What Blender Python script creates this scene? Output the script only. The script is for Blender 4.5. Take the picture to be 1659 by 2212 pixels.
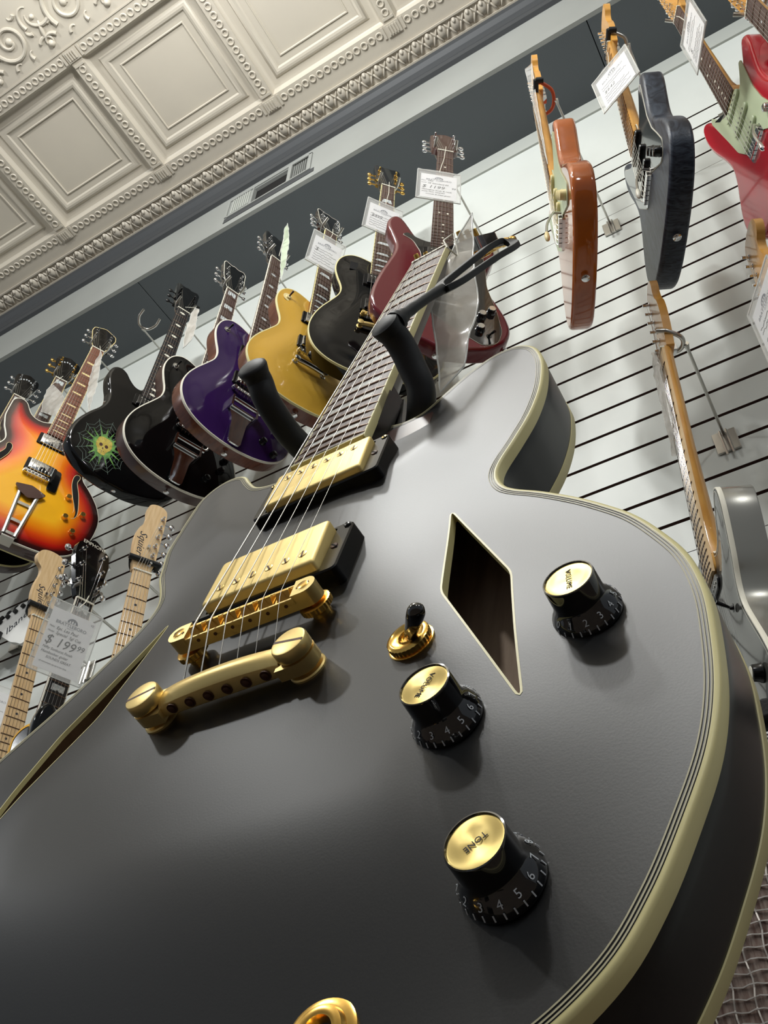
import bpy, math, random
import numpy as np
from mathutils import Vector, Matrix
from mathutils.geometry import delaunay_2d_cdt
random.seed(7)
PI = math.pi
S = bpy.context.scene
for o in list(bpy.data.objects):
    bpy.data.objects.remove(o)
COL = S.collection

# ------------------------------------------------------------------ camera, world, lights, exposure
CAMZ = 0.28                                   # the phone is held low, looking up
WX = Vector((0.862156, -0.354825, -0.361644))   # world axes seen in the camera frame (x right, y down, z forward)
WY = Vector((0.506445, 0.623512, 0.595606))
WZ = Vector((0.014154, -0.696658, 0.717264))
def c2w(v): v = Vector(v); return Vector((WX.dot(v), WY.dot(v), WZ.dot(v)))
cam = bpy.data.objects.new('camera', bpy.data.cameras.new('camera'))
COL.objects.link(cam)
rx, ry, rz = c2w((1, 0, 0)), c2w((0, -1, 0)), c2w((0, 0, -1))
cam.matrix_world = Matrix(((rx.x, ry.x, rz.x, 0), (rx.y, ry.y, rz.y, 0), (rx.z, ry.z, rz.z, CAMZ), (0, 0, 0, 1)))
cam.data.sensor_fit = 'VERTICAL'
cam.data.sensor_height = 36.0
cam.data.lens = 1965.0 / 2212.0 * 36.0
cam.data.clip_start = 0.01
S.camera = cam
S.view_settings.view_transform = 'Standard'
S.view_settings.look = 'None'
S.view_settings.gamma = 1.0
S.view_settings.exposure = 0.66
w = bpy.data.worlds.new('room_air'); S.world = w; w.use_nodes = True
w.node_tree.nodes['Background'].inputs[0].default_value = (0.86, 0.93, 1.0, 1)
w.node_tree.nodes['Background'].inputs[1].default_value = 0.16

LAMPS = [((-0.5, -1.05, 2.85), 33), ((-0.8, -0.2, 2.8), 27), ((-0.35, -0.42, 2.8), 21), ((-2.1, -0.95, 2.8), 27), ((-4.5, -1.0, 2.9), 18), ((2.3, -0.8, 2.6), 25), ((1.3, -2.2, 2.7), 34)]
for p_, e_ in LAMPS:                            # bulbs hanging a little below the tin ceiling; last one is added fill
    l_ = bpy.data.lights.new('bulb_or_fill', 'POINT'); l_.energy = e_; l_.shadow_soft_size = 0.07; l_.color = (0.985, 1.0, 0.995)
    o_ = bpy.data.objects.new('bulb_or_fill', l_); COL.objects.link(o_); o_.location = (p_[0], p_[1], p_[2] + CAMZ)

# ------------------------------------------------------------------ materials
def lin(c):
    return tuple(((x / 255) / 12.92 if x / 255 <= 0.04045 else ((x / 255 + 0.055) / 1.055) ** 2.4) for x in c) + (1,)
MC = {}
def mat(name, rgb=(128, 128, 128), rough=0.5, metal=0.0, coat=0.0, spec=0.5, bump=0, bscale=200, trans=0, alpha=1, emit=0, mix=None, mscale=30, mdist=0, stretch=None, ior=1.45, aniso=0):
    if name in MC: return MC[name]
    m = bpy.data.materials.new(name); m.use_nodes = True; N = m.node_tree.nodes; L = m.node_tree.links
    b = N['Principled BSDF']
    b.inputs['Base Color'].default_value = lin(rgb)
    b.inputs['Roughness'].default_value = rough; b.inputs['Metallic'].default_value = metal
    b.inputs['Coat Weight'].default_value = coat; b.inputs['Coat Roughness'].default_value = 0.04
    b.inputs['Specular IOR Level'].default_value = spec; b.inputs['IOR'].default_value = ior
    b.inputs['Transmission Weight'].default_value = trans; b.inputs['Alpha'].default_value = alpha
    if emit: b.inputs['Emission Color'].default_value = lin(rgb); b.inputs['Emission Strength'].default_value = emit
    if aniso:
        b.inputs['Anisotropic'].default_value = aniso
        t = N.new('ShaderNodeTangent'); t.direction_type = 'RADIAL'; t.axis = 'Z'; L.new(t.outputs[0], b.inputs['Tangent'])
    if mix or bump:
        tc = N.new('ShaderNodeTexCoord'); mp = N.new('ShaderNodeMapping'); L.new(tc.outputs['Object'], mp.inputs[0])
        if stretch: mp.inputs['Scale'].default_value = stretch
    if mix:
        n = N.new('ShaderNodeTexNoise'); n.inputs['Scale'].default_value = mscale; n.inputs['Detail'].default_value = 5
        n.inputs['Distortion'].default_value = mdist
        r = N.new('ShaderNodeMix'); r.data_type = 'RGBA'
        r.inputs[6].default_value = lin(rgb); r.inputs[7].default_value = lin(mix)
        cr = N.new('ShaderNodeMapRange'); cr.inputs[1].default_value = 0.35; cr.inputs[2].default_value = 0.65
        L.new(mp.outputs[0], n.inputs['Vector']); L.new(n.outputs[0], cr.inputs[0]); L.new(cr.outputs[0], r.inputs[0]); L.new(r.outputs[2], b.inputs['Base Color'])
    if bump:
        n2 = N.new('ShaderNodeTexNoise'); n2.inputs['Scale'].default_value = bscale; n2.inputs['Detail'].default_value = 3
        bp = N.new('ShaderNodeBump'); bp.inputs['Strength'].default_value = bump; bp.inputs['Distance'].default_value = 0.001
        L.new(mp.outputs[0], n2.inputs['Vector']); L.new(n2.outputs[0], bp.inputs['Height']); L.new(bp.outputs[0], b.inputs['Normal'])
    MC[name] = m
    return m
def M(n): return MC[n]
mat('satin_black', (9, 9, 10), 0.4, bump=0.025, bscale=1100, spec=0.5, ior=1.52)
mat('black_side', (14, 14, 16), 0.28)
mat('cream', (214, 205, 150), 0.38)
mat('purfling', (168, 162, 132), 0.5)
mat('gold', (226, 200, 132), 0.36, 0.8, bump=0.03, bscale=900)
mat('gold_cover', (226, 202, 134), 0.5, 0.7, bump=0.02, bscale=500)
mat('gold_shiny', (230, 186, 98), 0.2, 0.95)
mat('gold_disc', (226, 202, 130), 0.4, 0.9, aniso=0.85)
mat('screw_dark', (74, 46, 34), 0.45, 0.25)
mat('nickel', (200, 200, 198), 0.16, 1.0)
mat('steel', (190, 188, 182), 0.28, 1.0)
mat('chrome', (225, 226, 228), 0.07, 1.0)
mat('fret_wire', (134, 112, 96), 0.4, 1.0)
mat('black_gloss', (9, 9, 10), 0.12, coat=0.6)
mat('black_plastic', (12, 12, 13), 0.22)
mat('knob_black', (8, 8, 10), 0.08, coat=1.0)
mat('rubber', (20, 22, 25), 0.55, bump=0.06, bscale=400)
mat('hole_dark', (10, 9, 9), 0.9)
mat('inner_wood', (214, 188, 162), 0.7, mix=(190, 162, 138), mscale=14, stretch=(1, 12, 1))
mat('rosewood', (74, 56, 52), 0.5, mix=(96, 76, 68), mscale=60, stretch=(1, 14, 1))
mat('rosewood_red', (104, 62, 50), 0.45, mix=(128, 82, 62), mscale=60, stretch=(1, 14, 1))
mat('ebony', (32, 30, 33), 0.4)
mat('maple', (226, 196, 152), 0.4, mix=(212, 178, 130), mscale=24, stretch=(1, 9, 1))
mat('maple_amber', (222, 164, 78), 0.3, coat=0.5, mix=(206, 146, 62), mscale=20, stretch=(1, 8, 1))
mat('pearl', (226, 228, 226), 0.2, mix=(168, 178, 182), mscale=160, mdist=2.0, coat=0.4)
mat('white', (232, 232, 228), 0.45)
mat('off_white', (226, 222, 206), 0.35)
mat('ivory', (224, 206, 150), 0.4)
mat('mint', (188, 200, 166), 0.35)
mat('ink', (52, 54, 62), 0.8)
mat('print_white', (190, 196, 202), 0.5)
mat('paper', (236, 236, 238), 0.7)
mat('mahogany', (112, 58, 34), 0.25, coat=0.4, mix=(92, 44, 26), mscale=18, stretch=(1, 8, 1))
mat('mahogany_dark', (64, 34, 26), 0.3, coat=0.4)
mat('neck_red', (92, 40, 30), 0.3, coat=0.4)
mat('purple', (44, 22, 70), 0.1, spec=.6)
mat('goldtop', (214, 168, 62), 0.32, 0.3, coat=0.6, bump=0.04, bscale=900)
mat('piano', (8, 8, 9), 0.07, spec=.4)
mat('maroon', (92, 14, 26), 0.15, coat=0.3)
mat('amber_body', (196, 104, 36), 0.08, coat=.4, mix=(150, 72, 26), mscale=5)
mat('pale_front', (176, 160, 146), 0.15, coat=0.8, mix=(140, 116, 100), mscale=9, stretch=(1, 5, 1))
mat('navy_grain', (26, 30, 42), 0.36, spec=.35, mix=(66, 74, 86), mscale=9, mdist=1.6, stretch=(1.5, 16, 4), bump=0.3, bscale=60)
mat('cherry', (176, 16, 34), 0.08, coat=.5)
mat('silver_body', (150, 148, 140), 0.25, 0.55, coat=0.8, bump=0.03, bscale=900)
mat('silver_front_shaded', (78, 78, 75), 0.12, .2, coat=.3)  # darker copy of silver_body; the front's reflection angle is put into colour
mat('yellow', (226, 170, 52), 0.3)
mat('orange_rubber', (196, 84, 52), 0.5)
mat('slat_white', (209, 213, 208), 0.4, mix=(200, 204, 199), mscale=2.5, bump=0.02, bscale=60)
mat('groove', (92, 72, 66), 0.8)
mat('trim_grey', (176, 179, 172), 0.6)
mat('soffit_dark', (84, 89, 92), 0.7)
mat('duct_face', (148, 150, 146), 0.6, mix=(140, 142, 138), mscale=3)
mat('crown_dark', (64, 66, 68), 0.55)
mat('tin', (196, 188, 172), 0.42, mix=(186, 178, 164), mscale=2, bump=0.12, bscale=45)
mat('floor_wood', (96, 84, 74), 0.6, mix=(76, 66, 58), mscale=6, stretch=(1, 8, 1))
mat('tolex', (20, 20, 22), 0.7, bump=0.3, bscale=500)
m = mat('clear_plastic', (236, 236, 232), 0.12, trans=0.0, alpha=0.30, coat=0.5, bump=0.5, bscale=25)
m = mat('cloudy_plastic', (222, 218, 210), 0.2, alpha=0.6, coat=0.5, bump=0.8, bscale=18, mix=(186, 180, 170), mscale=12, mdist=1.5)

# ------------------------------------------------------------------ mesh builder (all input in millimetres)
K = 0.001
class MB:
    def __init__(s): s.v = []; s.f = []; s.m = []
    def add(s, vs, fs, mi=0):
        o = len(s.v); s.v += [tuple(p) for p in vs]; s.f += [tuple(o + i for i in f) for f in fs]; s.m += [mi] * len(fs); return s
    def box(s, x0, x1, y0, y1, z0, z1, mi=0, T=None):
        v = [(x, y, z) for x in (x0, x1) for y in (y0, y1) for z in (z0, z1)]
        if T: v = [tuple(T @ Vector(p)) for p in v]
        return s.add(v, [(0, 1, 3, 2), (4, 6, 7, 5), (0, 4, 5, 1), (2, 3, 7, 6), (0, 2, 6, 4), (1, 5, 7, 3)], mi)
    def rings(s, rs, mi=0, closed=True, cap0=True, cap1=True):
        n = len(rs[0]); vs = [p for r in rs for p in r]; fs = []
        for i in range(len(rs) - 1):
            for j in range(n if closed else n - 1):
                k = (j + 1) % n; fs.append((i * n + j, i * n + k, (i + 1) * n + k, (i + 1) * n + j))
        if cap0: fs.append(tuple(reversed(range(n))))
        if cap1: fs.append(tuple((len(rs) - 1) * n + j for j in range(n)))
        return s.add(vs, fs, mi)
    def tube(s, pts, r, seg=12, mi=0, caps=True):
        P = [Vector(p) for p in pts]; rr = r if isinstance(r, (list, tuple)) else [r] * len(P)
        rs = []; up = None
        for i, p in enumerate(P):
            t = (P[min(i + 1, len(P) - 1)] - P[max(i - 1, 0)]).normalized()
            if up is None: up = t.orthogonal().normalized()
            up = (up - t * up.dot(t)).normalized(); b = t.cross(up)
            rs.append([tuple(p + (up * math.cos(2 * PI * k / seg) + b * math.sin(2 * PI * k / seg)) * rr[i]) for k in range(seg)])
        return s.rings(rs, mi, True, caps, caps)
    def lathe(s, prof, c=(0, 0, 0), ax='z', seg=32, mi=0, cap0=True, cap1=True, T=None):
        rs = []
        for r, h in prof:
            ring = []
            for k in range(seg):
                a = 2 * PI * k / seg; x, y = r * math.cos(a), r * math.sin(a)
                p = {'z': (x, y, h), 'x': (h, x, y), 'y': (y, h, x)}[ax]
                if T: p = T @ Vector(p)
                ring.append((p[0] + c[0], p[1] + c[1], p[2] + c[2]))
            rs.append(ring)
        return s.rings(rs, mi, True, cap0, cap1)
    def prism(s, out, z0, z1, mi=0):
        n = len(out); s.rings([[(x, y, z0) for x, y in out], [(x, y, z1) for x, y in out]], mi, True, False, False)
        vs, ts = tri(out); s.add([(x, y, z1) for x, y in vs], ts, mi); s.add([(x, y, z0) for x, y in vs], [t[::-1] for t in ts], mi); return s
    def obj(s, name, mats, parent=None, sharp=35, bevel=0, T=None, link=True):
        me = bpy.data.meshes.new(name)
        vs = s.v if T is None else [tuple(T @ Vector(p)) for p in s.v]
        me.from_pydata([(x * K, y * K, z * K) for x, y, z in vs], [], s.f)
        for m_ in (mats if isinstance(mats, (list, tuple)) else [mats]): me.materials.append(M(m_) if isinstance(m_, str) else m_)
        me.polygons.foreach_set('material_index', s.m)
        me.polygons.foreach_set('use_smooth', [sharp > 0] * len(s.f))
        if sharp > 0: me.set_sharp_from_angle(angle=math.radians(sharp))
        me.update()
        o = bpy.data.objects.new(name, me); COL.objects.link(o)
        if parent: o.parent = parent
        if bevel:
            b = o.modifiers.new('bevel', 'BEVEL'); b.width = bevel * K; b.segments = 2; b.limit_method = 'ANGLE'; b.angle_limit = math.radians(40)
            b.harden_normals = True
        return o
def empty(name, Mx, label, cat, group=None):
    o = bpy.data.objects.new(name, None); COL.objects.link(o); o.matrix_world = Mx; o.empty_display_size = 0.05
    o['label'] = label; o['category'] = cat
    if group: o['group'] = group
    return o
def tag(o, label, cat, group=None):
    o['label'] = label; o['category'] = cat
    if group: o['group'] = group
    return o
def struct(o): o['kind'] = 'structure'; return o
def text(name, body, size, Mx, m_, parent, extrude=0.02, align='CENTER', spacing=1.0, shear=0):
    """lettering, Mx: local mm matrix of the text plane"""
    cu = bpy.data.curves.new(name, 'FONT'); cu.body = body; cu.size = size * K; cu.align_x = align; cu.align_y = 'CENTER'
    cu.extrude = extrude * K; cu.space_character = spacing; cu.resolution_u = 2; cu.shear = shear; cu.space_line = 0.9
    t = bpy.data.objects.new(name, cu); COL.objects.link(t)
    dg = bpy.context.evaluated_depsgraph_get(); me = bpy.data.meshes.new_from_object(t.evaluated_get(dg))
    bpy.data.objects.remove(t); bpy.data.curves.remove(cu)
    L = Mx.copy(); L.translation = L.translation * K
    me.transform(L); me.materials.clear(); me.materials.append(M(m_))
    o = bpy.data.objects.new(name, me); COL.objects.link(o)
    if parent: o.parent = parent
    return o
def frame(o, x, y, z=None):
    x = Vector(x).normalized(); y = Vector(y); z = x.cross(y).normalized(); y = z.cross(x)
    return Matrix(((x.x, y.x, z.x, o[0]), (x.y, y.y, z.y, o[1]), (x.z, y.z, z.z, o[2]), (0, 0, 0, 1)))

# ------------------------------------------------------------------ outlines
def smooth(pts, step=4.0, corners=()):
    """closed Catmull-Rom through pts, resampled"""
    n = len(pts); P = [np.array(p[:2], float) for p in pts]; dense = []
    for i in range(n):
        p0, p1, p2, p3 = P[i - 1], P[i], P[(i + 1) % n], P[(i + 2) % n]
        if i in corners: p0 = p1
        if (i + 1) % n in corners: p3 = p2
        k = max(2, int(np.linalg.norm(p2 - p1) / 1.5))
        for j in range(k):
            t = j / k
            dense.append(0.5 * ((2 * p1) + (-p0 + p2) * t + (2 * p0 - 5 * p1 + 4 * p2 - p3) * t * t + (-p0 + 3 * p1 - 3 * p2 + p3) * t ** 3))
    D = np.array(dense); seg = np.linalg.norm(np.roll(D, -1, 0) - D, axis=1); cum = np.concatenate([[0], np.cumsum(seg)])
    m_ = int(cum[-1] / step); D2 = np.vstack([D, D[:1]]); u = np.arange(m_) * cum[-1] / m_
    out = np.stack([np.interp(u, cum, D2[:, 0]), np.interp(u, cum, D2[:, 1])], 1)
    a = 0.5 * np.sum(out[:, 0] * np.roll(out[:, 1], -1) - np.roll(out[:, 0], -1) * out[:, 1])
    return out if a > 0 else out[::-1].copy()
def ccw(pts):
    out = np.array(pts, float)
    a = 0.5 * np.sum(out[:, 0] * np.roll(out[:, 1], -1) - np.roll(out[:, 0], -1) * out[:, 1])
    return out if a > 0 else out[::-1].copy()
def inset(out, d):
    t = np.roll(out, -1, 0) - np.roll(out, 1, 0); t /= np.linalg.norm(t, axis=1)[:, None] + 1e-9
    n = np.stack([-t[:, 1], t[:, 0]], 1)
    return out + n * d
def inside(P, poly):
    x, y = P[:, 0], P[:, 1]; r = np.zeros(len(P), bool); n = len(poly)
    for i in range(n):
        x1, y1 = poly[i]; x2, y2 = poly[(i + 1) % n]
        if y1 == y2: continue
        c = ((y1 > y) != (y2 > y)) & (x < (x2 - x1) * (y - y1) / (y2 - y1) + x1); r ^= c
    return r
def dist(P, poly):
    d = np.full(len(P), 1e9); n = len(poly)
    for i in range(n):
        a = poly[i]; b = poly[(i + 1) % n]; ab = b - a; t = np.clip(((P - a) @ ab) / (ab @ ab + 1e-9), 0, 1)
        d = np.minimum(d, np.linalg.norm(P - a - t[:, None] * ab, axis=1))
    return d
def tri(out, holes=(), grid=0):
    out = np.array(out, float); V = [Vector((float(x), float(y))) for x, y in out]; n = len(V); E = [(i, (i + 1) % n) for i in range(n)]
    for h in holes:
        o = len(V); V += [Vector((float(x), float(y))) for x, y in h]; E += [(o + i, o + (i + 1) % len(h)) for i in range(len(h))]
    if grid:
        x0, y0 = out.min(0); x1, y1 = out.max(0); G = []
        for j, yy in enumerate(np.arange(y0, y1, grid * 0.866)):
            for xx in np.arange(x0 + (j % 2) * grid / 2, x1, grid): G.append((xx, yy))
        G = np.array(G); ok = inside(G, out) & (dist(G, out) > grid * 0.5)
        for h in holes: ok &= ~inside(G, np.array(h)) & (dist(G, np.array(h)) > grid * 0.4)
        V += [Vector((float(a), float(b))) for a, b in G[ok]]
    r = delaunay_2d_cdt(V, E, [], 0, 1e-5); vs = np.array([tuple(p) for p in r[0]]); fs = [tuple(f) for f in r[2]]
    c = np.array([vs[list(f)].mean(0) for f in fs]); ok = inside(c, out)
    for h in holes: ok &= ~inside(c, np.array(h))
    res = []
    for f, k in zip(fs, ok):
        if k:
            a, b, c_ = vs[f[0]], vs[f[1]], vs[f[2]]
            res.append(f if (b[0] - a[0]) * (c_[1] - a[1]) - (b[1] - a[1]) * (c_[0] - a[0]) > 0 else f[::-1])
    return vs, res
def strip(out, a, b, hf, mb, mi=0, dz=0.12):
    A = inset(out, a); B = inset(out, b)
    mb.rings([[(x, y, hf(x, y) + dz) for x, y in A], [(x, y, hf(x, y) + dz) for x, y in B]], mi, True, False, False)

# ------------------------------------------------------------------ the room
def room(o): o.location = (0, 0, CAMZ); return struct(o)
WY0 = 1274; XA, XB = -5200, 3200; CZ = 3430
def groove_z(k): return 2253.7 - 76.2 * k
mb = MB(); zs = [(-280.0, None)]
edges = [-280.0]
for k in range(33, -6, -1):
    z = groove_z(k); g = 0.8 if k in (-1, 15) else 4.0
    edges += [z - g, z + g]
edges.append(2973.0)
for a, b in zip(edges[0::2], edges[1::2]): mb.add([(XA, WY0, a), (XB, WY0, a), (XB, WY0, b), (XA, WY0, b)], [(0, 1, 2, 3)], 0); mb.box(XA, XB, WY0 + .3, WY0 + 14, a, b, 1)
mb.box(XA, XB, WY0 + 9, WY0 + 30, -280, 2973, 1)
room(mb.obj('wall_back', ['slat_white', 'groove'], sharp=0))
room(MB().box(XA, XB, WY0 - 8, WY0 + 30, 2973, 3058).obj('trim_1', 'trim_grey', sharp=0, bevel=2))
mb = MB(); ysf = 1021
for a, b in ((XA, -1739.5), (-1736.5, 60), (63, XB)): mb.box(a, b, ysf + 14, WY0 + 30, 3058, 3080)
room(mb.obj('soffit_underside', 'soffit_dark', sharp=0, bevel=1))
bpy.data.objects['soffit_underside'].name = 'trim_2'
room(MB().box(XA, XB, ysf + 30, WY0 + 30, 3080, 3430).obj('wall_bulkhead', 'soffit_dark', sharp=0))
# bulkhead face with the openings of the vent cut out (built round them)
mb = MB(); OP = [(-1208, -1054, 3132, 3250), (-1038, -966, 3133, 3258)]
mb.box(XA, -1208, ysf, ysf + 14, 3058, 3307); mb.box(-966, XB, ysf, ysf + 14, 3058, 3307)
mb.box(-1208, -966, ysf, ysf + 14, 3058, 3132); mb.box(-1208, -966, ysf, ysf + 14, 3258, 3307); mb.box(-1054, -1038, ysf, ysf + 14, 3132, 3258)
mb.box(-1208, -1054, ysf, ysf + 14, 3250, 3258)
room(mb.obj('trim_3', 'duct_face', sharp=0))
# crown between bulkhead and ceiling
pr = [(1021, 3300), (1006, 3304), (1002, 3322), (1008, 3345), (1012, 3368), (1004, 3392), (990, 3404), (984, 3418), (984, 3440)]
mb = MB(); n = len(pr)
mb.add([(x, y, z) for x in (XA, XB) for y, z in pr], [(i, i + 1, n + i + 1, n + i) for i in range(n - 1)])
room(mb.obj('trim_4', 'crown_dark', sharp=25))
room(MB().box(XA, XB, -4600, WY0 + 40, -300, -280).obj('floor', 'floor_wood', sharp=0))
# pressed tin ceiling: one sheet of coffers, ring borders, egg-and-leaf edge and scroll field
mb = MB(); P = 515.0; X0 = -1032 - P * 7; NX = 14; YA, YB = 350.0, 847.0
def quadsq(x0, x1, y0, y1, ins0, z0, ins1, z1):
    a = [(x0 + ins0, y0 + ins0, z0), (x1 - ins0, y0 + ins0, z0), (x1 - ins0, y1 - ins0, z0), (x0 + ins0, y1 - ins0, z0)]
    b = [(x0 + ins1, y0 + ins1, z1), (x1 - ins1, y0 + ins1, z1), (x1 - ins1, y1 - ins1, z1), (x0 + ins1, y1 - ins1, z1)]
    mb.rings([a, b], 0, True, False, False)
prof = [(0, 0), (24, 0)] + [(24 + 15 * (1 - math.cos(t)) , 24 * math.sin(t)) for t in (0.3, 0.6, 0.9, 1.2, 1.5)] + [(42, 25), (60, 27), (64, 23), (70, 19), (78, 18), (86, 21), (91, 27), (114, 29), (116, 25.5), (119, 25.5), (121, 31)]
for i in range(NX):
    x0 = X0 + i * P; x1 = x0 + P
    for (a, za), (b, zb) in zip(prof, prof[1:]): quadsq(x0, x1, YA, YB, a, CZ + za, b, CZ + zb)
    a = prof[-1][0]; mb.add([(x0 + a, YA + a, CZ + 31), (x1 - a, YA + a, CZ + 31), (x1 - a, YB - a, CZ + 31), (x0 + a, YB - a, CZ + 31)], [(0, 3, 2, 1)])
def torus(cx, cy, z, R, r, n=12, m_=5):
    rs = [[(cx + (R + r * math.cos(2 * PI * j / m_)) * math.cos(2 * PI * i / n), cy + (R + r * math.cos(2 * PI * j / m_)) * math.sin(2 * PI * i / n), z - r * math.sin(2 * PI * j / m_)) for j in range(m_)] for i in range(n)]
    rs.append(rs[0]); mb.rings(rs, 0, True, False, False)
for i in range(NX + 1):
    x = X0 + i * P
    vis = -3000 < x < 600
    for y in (YA, YB):
        mb.box(x - 27, x + 27, y - 21, y + 21, CZ - 5, CZ + 3); mb.box(x - 42, x - 33, y - 20, y + 20, CZ - 4, CZ + 3); mb.box(x + 33, x + 42, y - 20, y + 20, CZ - 4, CZ + 3)
        if vis:
            for a in range(4): mb.box(x - 18 + a * 10, x - 13 + a * 10, y - 15, y + 15, CZ - 9, CZ)
            for k in range(14): torus(x + 56 + k * (P - 112) / 13, y, CZ - 1, 10.5, 3.6)
    mb.box(x - 20, x + 20, YA + 33, YA + 42, CZ - 4, CZ + 3); mb.box(x - 20, x + 20, YB - 42, YB - 33, CZ - 4, CZ + 3)
    if vis:
        for k in range(13): torus(x, YA + 56 + k * (YB - YA - 112) / 12, CZ - 1, 10.5, 3.6)
xe = X0 + NX * P
mb.box(X0, xe, YA - 30, YA - 25, CZ - 3, CZ + 2); mb.box(X0, xe, 910, 916, CZ - 7, CZ + 2); mb.box(X0, xe, 978, 986, CZ - 8, CZ + 3)
mb.add([(X0, YB, CZ), (xe, YB, CZ), (xe, 990, CZ), (X0, 990, CZ)], [(0, 3, 2, 1)])
mb.add([(X0, YA, CZ), (xe, YA, CZ), (xe, -4600, CZ), (X0, -4600, CZ)], [(0, 1, 2, 3)])
def dome(cx, cy, rx_, ry_, h, rot=0, n=10):
    rs = []
    for t in (0, 0.35, 0.7, 0.95):
        c = math.cos(t * PI / 2); s_ = math.sin(t * PI / 2)
        rs.append([(cx + rx_ * c * math.cos(2 * PI * i / n) * math.cos(rot) - ry_ * c * math.sin(2 * PI * i / n) * math.sin(rot),
                    cy + rx_ * c * math.cos(2 * PI * i / n) * math.sin(rot) + ry_ * c * math.sin(2 * PI * i / n) * math.cos(rot), CZ - h * s_) for i in range(n)])
    mb.rings(rs, 0, True, False, True)
x = -2900
while x < 400:                                 # leaf and egg edge strip
    dome(x, 944, 17, 24, 13); dome(x, 930, 9, 12, 17)
    for s_ in (-1, 1):
        dome(x + s_ * 15, 958, 5, 20, 10, s_ * 0.45); dome(x + s_ * 22, 938, 4, 18, 7, -s_ * 0.5)
    x += 51.5
def stroke(pts, r): mb.tube([(a, b, CZ - r[i] * 0.35) for i, (a, b) in enumerate(pts)], r, 7)
def arc(cx, cy, R0, R1, a0, a1, r0, r1, n=14):
    stroke([(cx + (R0 + (R1 - R0) * t) * math.cos(a0 + (a1 - a0) * t), cy + (R0 + (R1 - R0) * t) * math.sin(a0 + (a1 - a0) * t)) for t in [k / (n - 1) for k in range(n)]],
           [r0 + (r1 - r0) * k / (n - 1) for k in range(n)])
for i in range(-3, 10):                        # scroll field
    for j in range(3):
        cx = -1710 + 129 + 257.5 * i - 257.5 * 2 + 130; cy = 208 - 250 * j
        if cx > 300 or cx < -2700: continue
        s_ = 1 if (i + j) % 2 else -1
        arc(cx, cy, 12, 80, 0.5, 0.5 + s_ * 10.5, 5, 8, 44)
        dome(cx, cy, 14, 14, 10)
        for a in range(7):
            t = a * 0.9 + j; arc(cx + 84 * math.cos(t), cy + 84 * math.sin(t), 24, 6, t + 1.2, t + 3.2, 7, 2, 8)
        arc(cx + 129, cy + 78, 40, 10, 3.6, 6.2, 7, 3, 10); arc(cx + 129, cy + 78, 40, 10, -0.4, -3.0, 7, 3, 10); dome(cx + 129, cy + 78, 13, 13, 14)
        arc(cx + 129, cy - 40, 70, 20, 0.8, 2.9, 8, 3, 10); arc(cx + 129, cy - 40, 60, 14, 2.4, 4.6, 7, 2, 10); dome(cx + 129, cy + 30, 7, 34, 10, 0.3); dome(cx + 129, cy - 20, 9, 9, 10)
room(mb.obj('ceiling', 'tin', sharp=50))

# linear air vent on the bulkhead face
v = empty('air_vent', Matrix.Translation((-1.135, 1.021, 3.19 + CAMZ)), 'long grey air vent set in the grey duct face just under the tin ceiling', 'vent')
mb = MB()
for x0, x1, z0, z1 in ((-195, -184, -58, 74), (-78, -73, -58, 66), (81, 97, -58, 66), (169, 184, -58, 74), (-184, 184, -64, -57), (-184, 184, 66, 74)): mb.box(x0, x1, -5, 0, z0, z1)
mb.obj('vent_frame', 'duct_face', v, 0, 0.8)
mb = MB()
for a, (x0, x1) in enumerate(((-72, 80), (98, 168))):
    pass
for k in range(7): mb.box(102 + k * 9.5, 104.5 + k * 9.5, 3, 16, -56, 66)
mb.obj('louvre', 'duct_face', v, 0)
mb = MB()
for k in range(8): mb.box(-168 + k * 10.5, -164 + k * 10.5, -4.5, -0.5, -50 + k, 60)
mb.obj('left_louvre', 'trim_grey', v, 0)
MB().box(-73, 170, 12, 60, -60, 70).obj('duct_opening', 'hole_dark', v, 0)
mb = MB().box(-195, 200, -2, -0.4, -97, -92).box(-195, 200, -0.6, 0, -92, -64, 0)  # dark strips draw the slot line under the vent
mb.obj('lower_slot', 'crown_dark', v, 0)

# ------------------------------------------------------------------ the big satin-black guitar (local mm: x up the neck, y bass side, z out of the top)
GX, GY, GZ = (0.032795, 0.249748, 0.967755), (-0.999311, 0.025038, 0.027403), (-0.017387, -0.967987, 0.250397)
GM = Matrix(((GX[0], GY[0], GZ[0], -0.230505), (GX[1], GY[1], GZ[1], 0.266288), (GX[2], GY[2], GZ[2], 0.270465 + CAMZ), (0, 0, 0, 1)))
G = empty('electric_guitar', GM, 'large satin black semi-hollow guitar with gold hardware and diamond sound holes in the foreground', 'guitar')
TRE = [(229, -18), (221, -25), (215, -36), (215, -48), (220, -56), (232, -66), (246, -79), (257, -93), (261, -106), (257, -120), (243, -131), (222, -137), (200, -139), (172, -138), (144, -133), (120, -125), (99, -117), (86, -116), (74, -120), (65, -127), (52, -142), (35, -159), (20, -172), (4, -184), (-15, -194), (-35, -202), (-58, -206), (-82, -206), (-106, -204), (-128, -199), (-150, -190), (-172, -179), (-190, -166), (-206, -145), (-217, -118), (-223, -85), (-226, -45), (-227, 0)]
BAS = [(229, 18), (221, 30), (213, 45), (210, 60), (212, 74), (220, 88), (236, 100), (250, 109), (257, 120), (258, 132), (252, 143), (240, 150), (222, 151), (197, 151), (172, 150), (147, 143), (132, 138), (113, 128), (98, 122), (84, 122), (66, 129), (45, 142), (21, 158), (2, 174), (-15, 188), (-35, 198), (-58, 204), (-82, 206), (-106, 204), (-128, 199), (-150, 190), (-172, 179), (-190, 166), (-206, 145), (-217, 118), (-223, 85), (-226, 45)]
OUT = smooth(TRE + BAS[::-1], 3.5, corners=(0, len(TRE) + len(BAS) - 1))
HE = -10.0
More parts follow.
